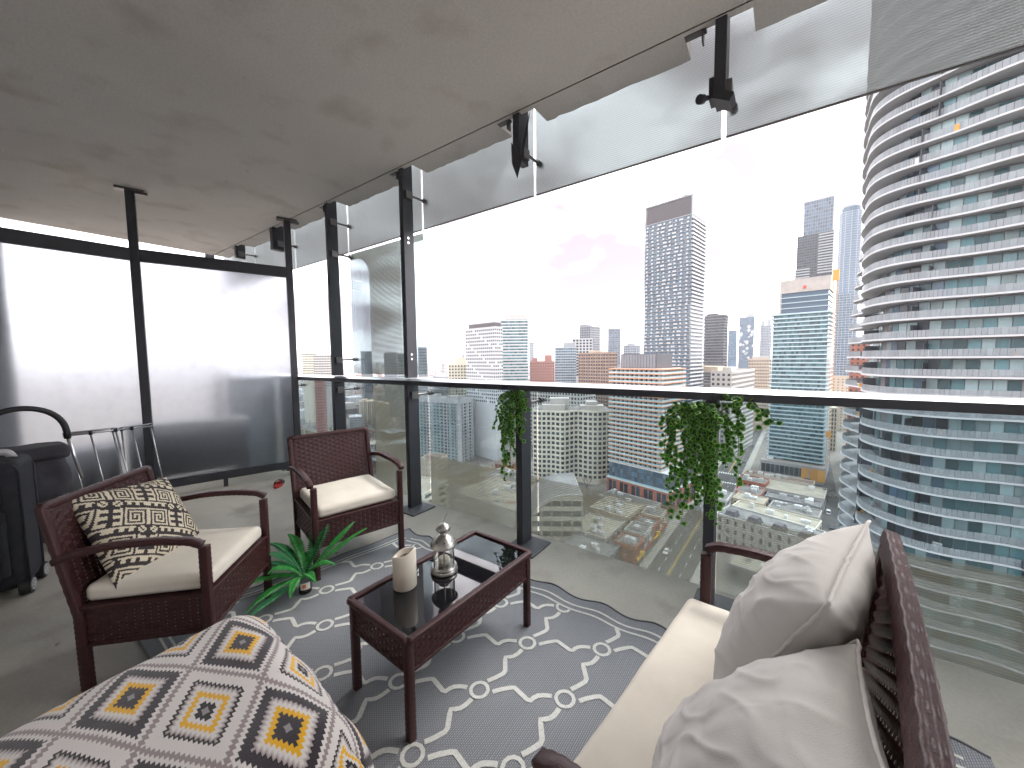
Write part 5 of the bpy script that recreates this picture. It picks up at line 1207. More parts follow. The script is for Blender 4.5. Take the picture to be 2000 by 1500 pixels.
tower('brick_block', 'red brown brick block squeezed between the blue towers and the curved tower', 'office block', (62, 375, 18, 25, 10, -8), 28, 'brickr', 'win', (6, 5), .4, .45, .3, visible=-85, left=True)
tower('office_block', 'beige blank walled block behind the construction hoist', 'office block', T['brt'], 18, 'beige', 'win', (5, 4), .3, .3, .3, left=True)
tower('office_block', 'cream block with tall window strips beside the alley', 'office block', T['brt2'], 10, 'cream', 'win', (5, 6), .45, .7, .15, left=True, piers=(.4, .5, 'cream', 1))
tower('office_block', 'dark brown warehouse wall along the alley beside the curved tower', 'warehouse', (50, 275, 14, 60, -48, -4), 8, 'roof3', 'win', (4, 10), .3, .3, .3, left=True)
# --- left part of the skyline
tower('apartment_tower', 'cream apartment tower seen just left of the second post, the farther one', 'tower', T['ltA'], 30, 'cream', 'win', (11, 3), .7, .45, .3, visible=-20, roof=((.3, .7, .1, .6, 3, 'cream'),))
tower('apartment_tower', 'white apartment tower right beside the second post', 'tower', T['ltB'], 30, 'offwhite', 'win', (12, 3), .7, .45, .3, visible=-30)
tower('apartment_tower', 'plum brick apartment tower below the rail left of the second post', 'tower', T['ltC'], 22, 'brickp', 'win', (9, 3), .5, .5, .25, visible=-80)
for k_, lb in (('twin', 'tan apartment block with dark window columns, left half of a twin pair'), ('twin2', 'tan apartment block with broad bare piers, right half of a twin pair')):
    tower('apartment_block', lb, 'apartments', T[k_], 11, 'beige', 'win', (8, 3), .55, .55, .25, piers=(.6, 1.4, 'cream', 2), roof=((.2, .5, .1, .6, 3, 'beige'),))
tower('apartment_block', 'small white block of flats in front of the tan twin blocks', 'apartments', T['ltw'], 6, 'white', 'win', (8, 3), .7, .5, .3, band=(.6, .3, 'white'))
tower('apartment_tower', 'grey tower behind the striped wind screen, leftmost of three', 'tower', T['dk1'], 32, 'grey', 'win', (6, 3), .6, .6, .2, visible=-50)
tower('apartment_tower', 'grey blue tower behind the striped wind screen, middle of three', 'tower', T['dk2'], 32, 'grey', 'win_blue', (7, 3), .6, .6, .2, visible=-50)
tower('apartment_tower', 'teal grey tower next to the tall upright post, rightmost of three', 'tower', T['dk3'], 30, 'grey2', 'win_teal', (7, 3), .8, .6, .2, band=(.4, .9, 'white'), visible=-70)
ch = thing('chimney_stack', 'thin pale chimney stack on the far horizon', 'chimney', (-1060, 1150, G), 0); mb = MB(); mb.lathe([(5.5, 0), (3.5, 150), (3.5, 172), (0, 172)], 16); mb.build('shaft', M['conc'], ch); mb = MB(); mb.lathe([(3.6, 150), (4.1, 150), (4.1, 153), (3.6, 153)], 16); mb.build('collar', M['grey2'], ch)
# ------------------------------------------------------------------ big curved balcony tower on the right
M['balc_glass'] = mat('frosted_balcony_glass', (.30, .32, .335), .28, 0, .5, rnd=.12)
_t = M['balc_glass'].node_tree; _x = _t.nodes.new('ShaderNodeMixShader'); _y = _t.nodes.new('ShaderNodeBsdfTransparent'); _y.inputs[0].default_value = (.8, .84, .86, 1); _x.inputs[0].default_value = .45
_t.links.new(_t.nodes['Principled BSDF'].outputs[0], _x.inputs[1]); _t.links.new(_y.outputs[0], _x.inputs[2]); _t.links.new(_x.outputs[0], _t.nodes['Material Output'].inputs[0]); M['slab'] = mat('pale_slab_edge', (.42, .43, .44), .75, vary=.05, vscale=.3)
M['soffit'] = M['slab']; M['mull'] = mat('dark_mullion', (.05, .055, .065), .5)
ct = thing('curved_tower', 'huge curved tower of rippling white balconies filling the right side of the view', 'tower', (45.3, 99, G), 0)
def outline(off, ph, n=240):
    P = []
    for a in np.linspace(0, 2 * math.pi, n + 1)[:-1]:
        c, s_ = math.cos(a), math.sin(a); e = .47
        x = 32.5 * abs(c) ** e * (1 if c > 0 else -1); y = 18 * abs(s_) ** e * (1 if s_ > 0 else -1)
        P.append((x, y))
    P = np.array(P); T_ = np.roll(P, -1, 0) - np.roll(P, 1, 0); T_ /= np.linalg.norm(T_, axis=1)[:, None]; N_ = np.stack([T_[:, 1], -T_[:, 0]], 1)
    S_ = np.concatenate([[0], np.cumsum(np.linalg.norm(np.diff(P, axis=0), axis=1))]); tot = S_[-1] + np.linalg.norm(P[0] - P[-1])
    w_ = off + (0 if ph is None else 0.8 * np.sin(2 * math.pi * S_ / tot * 7 + ph) + .35 * np.sin(2 * math.pi * S_ / tot * 13 + ph * 1.7))
    return P + N_ * np.array(w_)[..., None] if np.ndim(w_) else P + N_ * w_, S_
NF, FH = 61, 2.96
wl, _ = outline(-2.3, None); vis = [i for i in range(240) if wl[i][1] < 9 or wl[i][0] < -20]
mb = MB(); mb.prism([tuple(p) for p in wl], 0, NF * FH); mb.build('wall', mat('tower_grey_wall', (.17, .165, .175), .6), ct)
def front_run(P):   # points on the camera side, ordered
    idx = [i for i in range(240) if P[i][1] < 14 and P[i][0] < 31]
    k = max(range(len(idx)), key=lambda q: idx[q] - idx[q - 1]) if True else 0
    g_ = [idx[0]]; runs = []
    for a, b in zip(idx, idx[1:]):
        if b == a + 1: g_.append(b)
        else: runs.append(g_); g_ = [b]
    runs.append(g_); return max(runs, key=len)
fr_ = front_run(wl)
Lw = np.concatenate([[0], np.cumsum([np.linalg.norm(wl[b] - wl[a]) for a, b in zip(fr_, fr_[1:])])])
def on_wall(s_):
    k = min(max(int(np.searchsorted(Lw, s_)) - 1, 0), len(fr_) - 2); t_ = (s_ - Lw[k]) / (Lw[k + 1] - Lw[k]); p, q = wl[fr_[k]], wl[fr_[k + 1]]
    d = (q - p) / np.linalg.norm(q - p); return p + (q - p) * t_, d
PW = 1.3; NP = int(Lw[-1] / PW); panes = []; rc = random.Random(17)
pane_me = {}
for nm in ('win', 'win_teal', 'win_pale', 'win_blue'): pane_me[nm] = unit('p', PW * .46, .06, 1.2).mesh('window', M[nm])
colkind = [rc.choice(['w', 'w', 'g', 'p', 'w', 'p']) for _ in range(NP // 2 + 8)]
for k in range(14, NF):
    for i in range(NP):
        kd = colkind[(i + (k // 9)) // 2]
        if kd == 'g' and rc.random() < .85: continue
        m_ = ('win_pale' if rc.random() < .45 else 'win_teal') if kd == 'p' else rc.choice(['win', 'win', 'win_blue', 'win_teal', 'win_pale'])
        p, d = on_wall((i + .5) * PW); panes.append((p, d, k, m_))
cam_l = Vector((0 - 45.3, 0 - 99, 1.4 - G))
panes.sort(key=lambda q: (Vector((q[0][0], q[0][1], q[2] * FH + 1.4)) - cam_l).length); rest = {}
for i, (p, d, k, m_) in enumerate(panes):
    n_ = (d[1], -d[0]); z = k * FH + 1.36
    if i < 295:
        o = link('window', pane_me[m_], ct); o.location = (p[0] + n_[0] * .05, p[1] + n_[1] * .05, z); o.rotation_euler = (0, 0, math.atan2(d[1], d[0]))
    else: rest.setdefault(m_, MB()).obox((p[0] + n_[0] * .05, p[1] + n_[1] * .05, z), (d[0] * PW * .46, d[1] * PW * .46, 0), (n_[0] * .06, n_[1] * .06, 0), (0, 0, 1.2))
for m_, b_ in rest.items(): b_.build('windows', M[m_], ct, kind='stuff')
for k in range(13, NF + 1):
    o_, S_ = outline(.3, .07 * k + .7 * math.sin(k * .19))
    mb = MB(); mb.prism([tuple(p) for p in o_], k * FH - .16, k * FH + .12); mb.build('balcony_slab', M['slab'], ct)
    if k == NF: break
    gl, _ = outline(.14, .07 * k + .7 * math.sin(k * .19)); run = [i for i in range(240) if gl[i][1] < 16 and gl[i][0] < 33]
    mb = MB(); j = 0; pts = [gl[i] for i in run]; cut = max(range(len(run) - 1), key=lambda q: run[q + 1] - run[q]) if any(b - a > 1 for a, b in zip(run, run[1:])) else None
    if cut is not None: pts = [gl[i] for i in run[cut + 1:] + run[:cut + 1]]
    for a, b in zip(pts, pts[1:]):
        a, b = np.array(a), np.array(b); L_ = np.linalg.norm(b - a)
        if L_ > 3: continue
        u_ = (b - a) / L_; q = [tuple(a + u_ * .02), tuple(b - u_ * .02)]; mb.ribbon(q, k * FH + .16, k * FH + 1.18, .03)
    mb.build('balcony_guard', M['balc_glass'], ct, kind='stuff')
    mb = MB()
    for i in range(14, NP, 9):
        p, d = on_wall((i + (k * 3 // 11) % 2) * PW); n_ = (d[1], -d[0]); mb.obox((p[0] + n_[0] * 1.0, p[1] + n_[1] * 1.0, k * FH + 1.1), (d[0] * .04, d[1] * .04, 0), (n_[0] * .95, n_[1] * .95, 0), (0, 0, .98))
    mb.build('divider_screens', M['mull'], ct, kind='stuff')
qf = random.Random(3)
for nm_, m_ in (('white', 'white'), ('dark', 'mull'), ('wood', 'ply'), ('teal', 'win_teal')):
    mb = MB()
    for _ in range(45):
        p, d = on_wall(qf.uniform(4, Lw[-1] - 4)); n_ = (d[1], -d[0]); k = qf.randrange(18, 52); o_ = qf.uniform(.7, 1.7); a, h_ = qf.uniform(.2, .5), qf.uniform(.2, .45); cx, cy_ = p[0] + n_[0] * o_, p[1] + n_[1] * o_
        mb.obox((cx, cy_, k * FH + .13 + h_), (d[0] * a, d[1] * a, 0), (n_[0] * a * .7, n_[1] * a * .7, 0), (0, 0, h_)); mb.obox((cx - n_[0] * a * .6, cy_ - n_[1] * a * .6, k * FH + .13 + h_ * 1.6), (d[0] * a, d[1] * a, 0), (n_[0] * .04, n_[1] * .04, 0), (0, 0, h_ * .9))
    mb.build('balcony_furniture', M[m_], ct, kind='stuff')
# things left on its balconies
for (s_, k, col_, lb, sz) in ((18, 31, 'win_pale', 'pale cushions stored on a curved tower balcony just above the rail', (1.2, .4, .35)), (14.5, 17, 'redp', 'red blanket over the guard of a low curved tower balcony', (.7, .3, .4))):
    p, d = on_wall(s_); n_ = (d[1], -d[0]); o = soft('balcony_bundle', sz, .15, M[col_], None, (p[0] + 45.3 + n_[0] * 1.2, p[1] + 99 + n_[1] * 1.2, G + k * FH + .12 + sz[2]), None, 5); tag(o, lb, 'bundle')
# ------------------------------------------------------------------ low buildings in the foreground blocks
UNIT = {}
def lowrise(name, label, cat, x, y, W_, D_, h, rot, wall, roof, win=None, units=0, seed=0, left=False, nfl=None, fw=.45, fhh=.45, sk=0, wm_='win'):
    t = thing(name, label, cat, (x, y, G), rot); q = random.Random(seed)
    mb = MB(); mb.box(-W_, 0, 0, 0, D_, h); mb.build('wall', M[wall], t)
    mb = MB(); mb.box(-W_ + .3, .3, h, -.3, D_ - .3, h + .12); mb.build('roof', M[roof], t)
    mb = MB(); mb.box(-W_ - .08, -.08, h, .08, .3, h + .7); mb.box(-W_ - .08, D_ - .3, h, .08, D_ + .08, h + .7); mb.box(-W_ - .08, .3, h, -W_ + .3, D_ - .3, h + .7); mb.box(-.3, .3, h, .08, D_ - .3, h + .7); mb.build('parapet', M[wall], t)
    if win:
        nfl = nfl or max(1, int(h / 3.6)); fh = h / nfl
        for fc, n_ in (('F', win[0]), ('S', win[1])) + ((('L', win[1]),) if left else ()):
            if not n_: continue
            L_ = W_ if fc == 'F' else D_; bw = L_ / n_; me_ = unit('w', bw * fw / 2 if fc == 'F' else .07, .07 if fc == 'F' else bw * fw / 2, fh * fhh / 2).mesh('window', M[wm_])
            for k in range(nfl):
                for i in range(n_):
                    o = link('window', me_, t); c_ = (i + .5) * bw; z = (k + .52) * fh
                    o.location = (-W_ + c_, 0, z) if fc == 'F' else ((0, c_, z) if fc == 'S' else (-W_, c_, z))
    for i in range(units):
        a, b, c = q.uniform(.6, 1.8), q.uniform(.6, 1.4), q.uniform(.5, 1.2); ux, uy = q.uniform(-W_ + 3, -3), q.uniform(2.5, D_ - 2.5); zz = h + .121 + c
        mb = MB(); mb.obox((ux, uy, zz), (a, 0, 0), (0, b, 0), (0, 0, c)); mb.box(ux - a * .4, uy - b * .4, zz + c, ux + a * .4, uy + b * .4, zz + c + .25); mb.build('rooftop_unit', M['ac'], t)
    for i in range(sk):
        ux, uy = q.uniform(-W_ + 3, -3), q.uniform(2.5, D_ - 2.5); mb = MB(); mb.box(ux - 1, uy - .6, h + .12, ux + 1, uy + .6, h + .5); mb.build('skylight', M['win_blue'], t)
    return t
# arched office building
ar = thing('office_building', 'tan office building with an arched roofline and bands of dark windows below the rail', 'office building', (-88.2, 137.6, G), 33)
Wa, Da = 17.5, 32; Ha = 25.5
arch = [(Wa * math.sin(a) , 8 + (Ha - 8) * 0 + 0) for a in (0,)]
prof_ = [(Wa - Wa * math.cos(a) if 0 else Wa * (1 - math.cos(a)), 11 + (Ha - 11) * math.sin(a)) for a in np.linspace(0, math.pi / 2, 16)]
ol = [(0, 0)] + prof_ + [(Wa + 5.5, Ha), (Wa + 5.5, 0)]
mb = MB(); n_ = len(ol); mb.add([(x, 0, z) for x, z in ol] + [(x, Da, z) for x, z in ol], [tuple(range(n_ - 1, -1, -1)), tuple(range(n_, 2 * n_))] + [(i, (i + 1) % n_, n_ + (i + 1) % n_, n_ + i) for i in range(n_)]); mb.build('wall', M['cream'], ar)
mb = MB(); mb.sweep([(x, -.2, z + .15) for x, z in prof_] + [(Wa + 5.7, -.2, Ha + .15)], [(.25, -.2), (.25, .3), (-.25, .3), (-.25, -.2)], 0, None, (0, 1, 0)); mb.build('arch_coping', M['offwhite'], ar)
mb = MB()
for i in range(len(prof_) - 1): (x0, z0_), (x1, z1_) = prof_[i], prof_[i + 1]; mb.add([(x0, .3, z0_ + .08), (x1, .3, z1_ + .08), (x1, Da, z1_ + .08), (x0, Da, z0_ + .08)], [(0, 1, 2, 3)])
mb.box(Wa, .3, Ha + .02, Wa + 5.3, Da, Ha + .14); mb.build('roof', M['roof'], ar)
for k in range(5):
    for i in range(5):
        x0, x1 = .8 + i * 4.5, .8 + i * 4.5 + 3.7; z0_ = 2 + k * 4.6; z1_ = z0_ + 2.4
        lim = [np.interp(x, [p[0] for p in prof_], [p[1] for p in prof_]) - 1.2 if x < Wa else Ha - 1.2 for x in (x0, x1)]
        if lim[1] < z0_ + .6: continue
        mb = MB(); za, zb = min(z1_, max(lim[0], z0_ + .05)), min(z1_, lim[1]); mb.add([(x0, -.06, z0_), (x1, -.06, z0_), (x1, -.06, zb), (x0, -.06, za), (x0, .1, z0_), (x1, .1, z0_), (x1, .1, zb), (x0, .1, za)], [(0, 1, 2, 3), (4, 7, 6, 5), (3, 2, 6, 7), (0, 4, 5, 1), (0, 3, 7, 4), (1, 5, 6, 2)]); mb.build('window', M['win'], ar)
for i in range(6):
    mb = MB(); x = .25 + i * 4.5; zt_ = (np.interp(x, [p[0] for p in prof_], [p[1] for p in prof_]) if x < Wa else Ha) - .3; mb.box(x - .22, -.5, 0, x + .22, 0, zt_); mb.build('pier', M['offwhite'], ar)
wm = unit('w', .06, 2.2, 1.1).mesh('window', M['win'])
for k in range(5):
    for i in range(6): o = link('window', wm, ar); o.location = (Wa + 5.5, 3 + i * 5.2, 3.2 + k * 4.6)
lowrise('warehouse', 'wide tan flat roofed building beyond the glass panel left of the narrow vine', 'warehouse', -97.9, 138.9, 42, 34, 15, -4, 'conc', 'roof2', (0, 0), 4, 3, sk=1)
vt = thing('roof_vent', 'round metal roof vent on the tan flat roof', 'vent', (-119, 152, G + 15.13)); mb = MB(); mb.lathe([(0, 0), (1.5, 0), (1.5, 2.2), (1.2, 2.6), (0, 2.7)], 16); autosmooth(mb.build('drum', M['ac'], vt)); mb = MB(); mb.lathe([(1.52, .4), (1.7, .4), (1.7, .7), (1.52, .7)], 16); mb.build('collar', M['grey'], vt)
ha = thing('roof_hatch', 'square orange trimmed hatch on the tan flat roof', 'hatch', (-106, 147, G + 15.13)); mb = MB(); mb.box(-1.6, -1.6, 0, 1.6, 1.6, .5); mb.build('kerb', M['orange'], ha); mb = MB(); mb.box(-1.2, -1.2, .5, 1.2, 1.2, .62); mb.build('lid', M['roof'], ha)
lowrise('apartment_house', 'low tan brick apartment house with rows of small windows at the far left', 'apartments', -184, 169.4, 14, 20, 18, 20, 'beige', 'roof3', (6, 6), 1, 4, nfl=5, wm_='win_pale')
lowrise('low_building', 'pale yellow low block at the bottom of the glass beside the tall post', 'building', -150, 128, 22, 26, 15, 12, 'cream', 'roof2', (3, 2), 2, 5)
lowrise('low_building', 'grey roofed two storey block between the wide tan roof and the white slab', 'building', -128, 186, 34, 22, 8, -6, 'beige', 'roof', (7, 4), 5, 6)
lowrise('low_building', 'brown roofed long block left of the arched office building', 'building', -92, 166, 30, 24, 9, -6, 'conc', 'roof2', (6, 4), 6, 7)
lowrise('low_building', 'grey flat roof with a cluster of rooftop units right of the arched office', 'building', -58, 150, 18, 22, 8, -3, 'conc', 'roof2', (3, 4), 7, 8)
lowrise('low_building', 'tan flat roof with low inner walls in front of the brick podium', 'building', -57, 174, 20, 20, 9, -6, 'beige', 'roof2', (4, 4), 6, 9, sk=2)
lowrise('low_building', 'low slab roof with blue skylights just below the brick podium', 'building', -52, 194, 30, 13, 7, -12, 'conc', 'roof', (5, 3), 3, 10, sk=4)
lowrise('low_building', 'grey ribbed roof beside the shop row near the balcony floor edge', 'building', -52, 122, 20, 26, 8, -2, 'grey', 'roof', (3, 4), 3, 11)
for i, (wl_, lb) in enumerate((('brickr', 'orange brick shop with yellow lettered boards, nearest on the left side of the street'), ('offwhite', 'pale narrow shop second along the left side of the street'), ('brickr', 'rusty orange shop third along the left side of the street'), ('beige', 'tan shop at the far end of the shop row'))):
    t = lowrise('shop', lb, 'shop', -44.6 + i * .45, 148 + i * 11, 9, 10.6, 9 + (i % 2), -2, wl_, 'roof', (2, 3), 2, 20 + i)
    sg = MB(); sg.box(.1, 1.2, 3.2, .5, 9, 4.3); sg.build('sign_board', M['yel'] if i in (0, 2) else M['redp'], t); sg = MB(); sg.box(.03, 1.0, .3, .12, 9.2, 2.9); sg.build('shopfront', M['win'], t)
    sg = MB(); sg.box(.1, 4.5, 4.8, 2.0, 5.0, 6.2); sg.build('blade_sign', M['yel'] if i % 2 == 0 else M['brickr'], t)
# right hand block
rw = lowrise('row_houses', 'white painted row of three storey houses with purple mansard roofs right of the vine', 'row houses', 14, 184, 37, 15, 12.5, -17, 'offwhite', 'roof', (11, 3), 4, 30, left=True, nfl=3, fw=.3, fhh=.5)
for i in range(4):
    mb = MB(); x = -34 + i * 9.3; mb.add([(x, .0, 12.6), (x + 5, .0, 12.6), (x + 4.2, 1.4, 15.2), (x + .8, 1.4, 15.2), (x, 6, 12.6), (x + 5, 6, 12.6), (x + 4.2, 5, 15.2), (x + .8, 5, 15.2)], [(0, 1, 2, 3), (1, 5, 6, 2), (5, 4, 7, 6), (4, 0, 3, 7), (3, 2, 6, 7)]); mb.build('mansard', M['mauve'], rw)
for (nm, lb, x, y, W_, D_, h, rot, wl_, rf_, wn, u_, sd_) in (
    ('low_building', 'tan flat roof directly behind the white row houses', 16, 207, 34, 11, 10, -14, 'cream', 'roof2', (9, 2), 5, 31),
    ('low_building', 'dark flat roof full of pipes two rows behind the white row houses', 18, 224, 20, 12, 9, -10, 'conc', 'roof', (5, 2), 8, 32),
    ('low_building', 'small roof with a green terrace beside the dark pipe covered roof', -4, 229, 14, 12, 9, -10, 'beige', 'roof2', (4, 2), 2, 33),
    ('low_building', 'grey corner building on the main street with a white parapet', -19.5, 219, 12, 14, 11, -6, 'offwhite', 'roof', (4, 5), 3, 34),
    ('low_building', 'brown roofed shop in the middle of the right hand block', -6, 246, 12, 14, 8, -9, 'brickp', 'roof', (4, 4), 3, 35),
    ('low_building', 'long dark roof in front of the wide grey roof', 20, 243, 24, 10, 8, -9, 'grey', 'roof', (6, 2), 4, 36),
    ('low_building', 'wide plain grey roof in front of the concrete podium', 23, 262, 30, 22, 7, -8, 'conc', 'roof2', (6, 3), 1, 37),
    ('low_building', 'red brick corner shops with a pale roof near the crossing', -4, 266, 15, 13, 9, -9, 'brickr', 'roof', (5, 4), 3, 38),
    ('low_building', 'long brown roof strip right at the crossing', 20, 288, 37, 9, 7, -8, 'beige', 'roof3', (9, 2), 6, 39),
    ('low_building', 'narrow orange and cream brick building between the alley and the curved tower', 37, 207, 9, 18, 15, -8, 'orange', 'roof2', (3, 4), 1, 40),
    ('low_building', 'low striped roof behind the loveseat arm', 12, 160, 26, 15, 5, -8, 'grey', 'roof2', (5, 2), 6, 41),
    ('low_building', 'plain wide low building at the bottom right behind the loveseat', 60, 150, 42, 40, 9, -6, 'conc', 'roof2', (9, 6), 6, 42)):
    lowrise(nm, lb, 'building', x, y, W_, D_, h, rot, wl_, rf_, wn, u_, sd_, left=x > 0)
# parking lot and its markings, park ground, hoarding, brick house
mb = MB(); mb.obox((-8, 146, G + .03), dX * 13, Vector((-dX.y, dX.x, 0)) * 22, (0, 0, .012)); structure(mb.build('car_park', mat('worn_parking_surface', (.17, .165, .155), .9, vary=.2, vscale=.2)))
mb = MB()
for k in range(14): q = Vector((-18.5, 126 + k * 2.6, 0)); strip(mb, q, q + dX * 4.6, -.08, .08, G + .05, 1)
for k in range(9): q = Vector((-10 + k * 2.6, 170, 0)); strip(mb, q, q + Vector((.2, 5, 0)), -.07, .07, G + .05, 0)
structure(mb.build('parking_markings', [M['line'], M['yline']]))
mb = MB(); mb.obox((-158, 205, G + .012), (34, -5, 0), (4, 22, 0), (0, 0, .01)); structure(mb.build('park_ground', M['earth']))
mb = MB(); mb.obox((-100, 208, G + .012), (30, -4, 0), (2, 8, 0), (0, 0, .01)); structure(mb.build('park_ground', M['earth']))
hg = thing('hoarding', 'green construction hoarding beside the white slab block', 'hoarding', (-200, 250, G), 12)
for k in range(5): mb = MB(); mb.box(k * 3.2, 0, .1, k * 3.2 + 3.1, .15, 6.5); mb.build('panel', M['green_p'], hg)
bh = thing('brick_house', 'small red brick house with a dark hipped roof left of the narrow vine', 'house', (-160, 222, G), 10)
mb = MB(); mb.box(-13, 0, 0, 0, 10, 7); mb.build('wall', M['brickr'], bh); mb = MB(); mb.add([(-13.6, -.6, 7), (.6, -.6, 7), (.6, 10.6, 7), (-13.6, 10.6, 7), (-9, 5, 10.5), (-4, 5, 10.5)], [(0, 1, 5, 4), (1, 2, 5), (2, 3, 4, 5), (3, 0, 4), (3, 2, 1, 0)]); r_ = mb.build('roof', M['roof3'], bh); mb = MB(); mb.box(-4.2, 6.5, 8, -3.2, 7.5, 11.5); mb.build('chimney', M['brickr'], r_)
wm = unit('w', .6, .06, .9).mesh('window', M['win'])
for i in range(4):
    for k in range(2): o = link('window', wm, bh); o.location = (-11.5 + i * 3.2, 0, 2 + k * 3.2)
# ------------------------------------------------------------------ cars
paint = {c: mat('car_paint_' + c, v, .25, 0, .6, coat=.6) for c, v in (('white', (.70, .70, .70)), ('silver', (.38, .39, .40)), ('black', (.02, .02, .022)), ('grey', (.12, .125, .13)), ('red', (.35, .03, .03)), ('yellow', (.7, .45, .03)), ('blue', (.05, .09, .2)))}
M['car_glass'] = mat('car_glass', (.02, .024, .03), .08, 0, .8); M['tyre'] = mat('tyre', (.02, .02, .02), .8)
def car_proto(van=False):
    me = {}
    mb = MB(); L_, w_ = (2.3, .92) if not van else (2.6, 1.0); hb = .95 if not van else 1.1
    pr = [(-L_, .35), (-L_, .75), (-L_ + .1, hb - .05), (-1.5 if not van else -2.4, hb), (1.0, hb), (L_ - .1, hb - .22), (L_, .6), (L_, .35)]
    n_ = len(pr); mb.add([(-w_, y, z) for y, z in pr] + [(w_, y, z) for y, z in pr], [tuple(range(n_)), tuple(range(2 * n_ - 1, n_ - 1, -1))] + [(i, n_ + i, n_ + (i + 1) % n_, (i + 1) % n_) for i in range(n_)]); me['body'] = mb.mesh('body', [None])
    cab = [(-1.95, hb), (-1.35, 1.5), (.25, 1.52), (1.05, hb)] if not van else [(-2.5, hb), (-2.4, 2.1), (.9, 2.1), (1.6, hb)]
    mb = MB(); mb.add([(-w_ * .94, y, z) if z == hb else (-w_ * .78, y, z) for y, z in cab] + [(w_ * .94, y, z) if z == hb else (w_ * .78, y, z) for y, z in cab], [(0, 1, 2, 3), (7, 6, 5, 4), (0, 4, 5, 1), (2, 6, 7, 3)]); me['cabin_glass'] = mb.mesh('cabin_glass', M['car_glass'])
    mb = MB(); zt_ = 1.53 if not van else 2.11; mb.box(-w_ * .79, cab[1][0] - .03, zt_ - .05, w_ * .79, cab[2][0] + .03, zt_ + .02); me['roof'] = mb.mesh('roof', [None])
    mb = MB(); mb.cyl((-.1, 0, 0), (.1, 0, 0), .33, 12); me['wheel'] = mb.mesh('wheel', M['tyre'])
    mb = MB(); mb.box(-.18, -.02, -.07, .18, .02, .07); me['headlight'] = mb.mesh('headlight', M['line']); return me, w_, L_, hb
PROTO = {v: car_proto(v) for v in (False, True)}; MEP = {}
def car(label, col, x, y, rz, van=False, cat='car'):
    me, w_, L_, hb = PROTO[van]; t = thing('parked_car' if not van else 'delivery_van', label, cat, (x, y, G + .022), rz, 'vehicles in the streets below')
    for nm in ('body', 'roof'):
        if (nm, col, van) not in MEP: m2 = me[nm].copy(); m2.materials.clear(); m2.materials.append(paint[col]); m2.name = nm; MEP[(nm, col, van)] = m2
        link(nm, MEP[(nm, col, van)], t)
    link('cabin_glass', me['cabin_glass'], t)
    for sx in (-1, 1):
        for sy in (-1.4, 1.4): o = link('wheel', me['wheel'], t); o.location = (sx * (w_ - .08), sy, .33)
        o = link('headlight', me['headlight'], t); o.location = (sx * .62, L_ - .03, .66)
def on_street(d, o_): p = ST_A + dS * d + nS * o_; return p.x, p.y
rzS = math.degrees(math.atan2(-dS.x, dS.y))
car('white car driving on the main street, nearest to the balcony', 'white', *on_street(30, -5.2), rzS + 180); car('black car on the main street just ahead of the nearest white car', 'black', *on_street(40, -5.6), rzS + 180)
for d, o_, c, lb in ((96, 2.2, 'silver', 'silver car right of the yellow line beside the vine'), (112, 5.8, 'white', 'white car by the kerb just below the crossing'), (140, -3, 'black', 'black car waiting at the near side of the crossing'), (196, 2.4, 'black', 'black car beyond the crossing in the middle lane'), (214, 6, 'grey', 'grey car by the kerb beyond the crossing'), (232, -2.5, 'white', 'white car coming down the street beyond the crossing'),
                      (250, 2.5, 'red', 'red car far up the main street'), (280, 5.9, 'silver', 'silver car far up the main street by the kerb'), (300, -5.5, 'black', 'black car far up the left side of the main street'), (330, 2, 'white', 'white car farthest up the main street')):
    car(lb, c, *on_street(d, o_), rzS + (180 if o_ < 0 else 0))
for x, y, c, rz, v, lb in ((25, 262, 'white', -4, True, 'white van parked in the alley beside the wide grey roof'), (29.5, 258, 'grey', -4, False, 'grey car parked next to the white van in the alley'), (31, 276, 'yellow', -4, False, 'yellow taxi in the alley by the podium'), (24.5, 240, 'black', -4, False, 'black car in the alley behind the row houses'),
                           (27.5, 226, 'white', -4, False, 'white car at the lower end of the alley'), (30, 222, 'silver', -4, False, 'silver car at the lower end of the alley'), (34.5, 300, 'white', -4, False, 'white car in the alley beside the podium'), (28.5, 294, 'black', -4, False, 'black car in the alley opposite the podium')):
    car(lb, c, x, y, rz, v, 'van' if v else 'car')
for k, c in enumerate(['white', 'silver', 'white', 'grey', 'white', 'black', 'silver']): car('%s car parked in the row at the foot of the concrete podium, number in line told by colour' % c if 0 else {0: 'white car at the left end of the row before the podium', 1: 'silver car second in the row before the podium', 2: 'white car in the middle left of the row before the podium', 3: 'dark grey car in the row before the podium', 4: 'white car right of the dark grey one before the podium', 5: 'black car in the row before the podium', 6: 'silver car at the right end of the row before the podium'}[k], c, -4 + k * 4.0, 305.5 - k * .62, 78)
for k, (x, y, c) in enumerate([(-150, 212, 'black'), (-144, 210, 'silver'), (-172, 232, 'grey')]): car(['black car on the park road near the brick house', 'silver car on the park road right of the brick house', 'grey car parked between the slab block and the brick house'][k], c, x, y, 70)
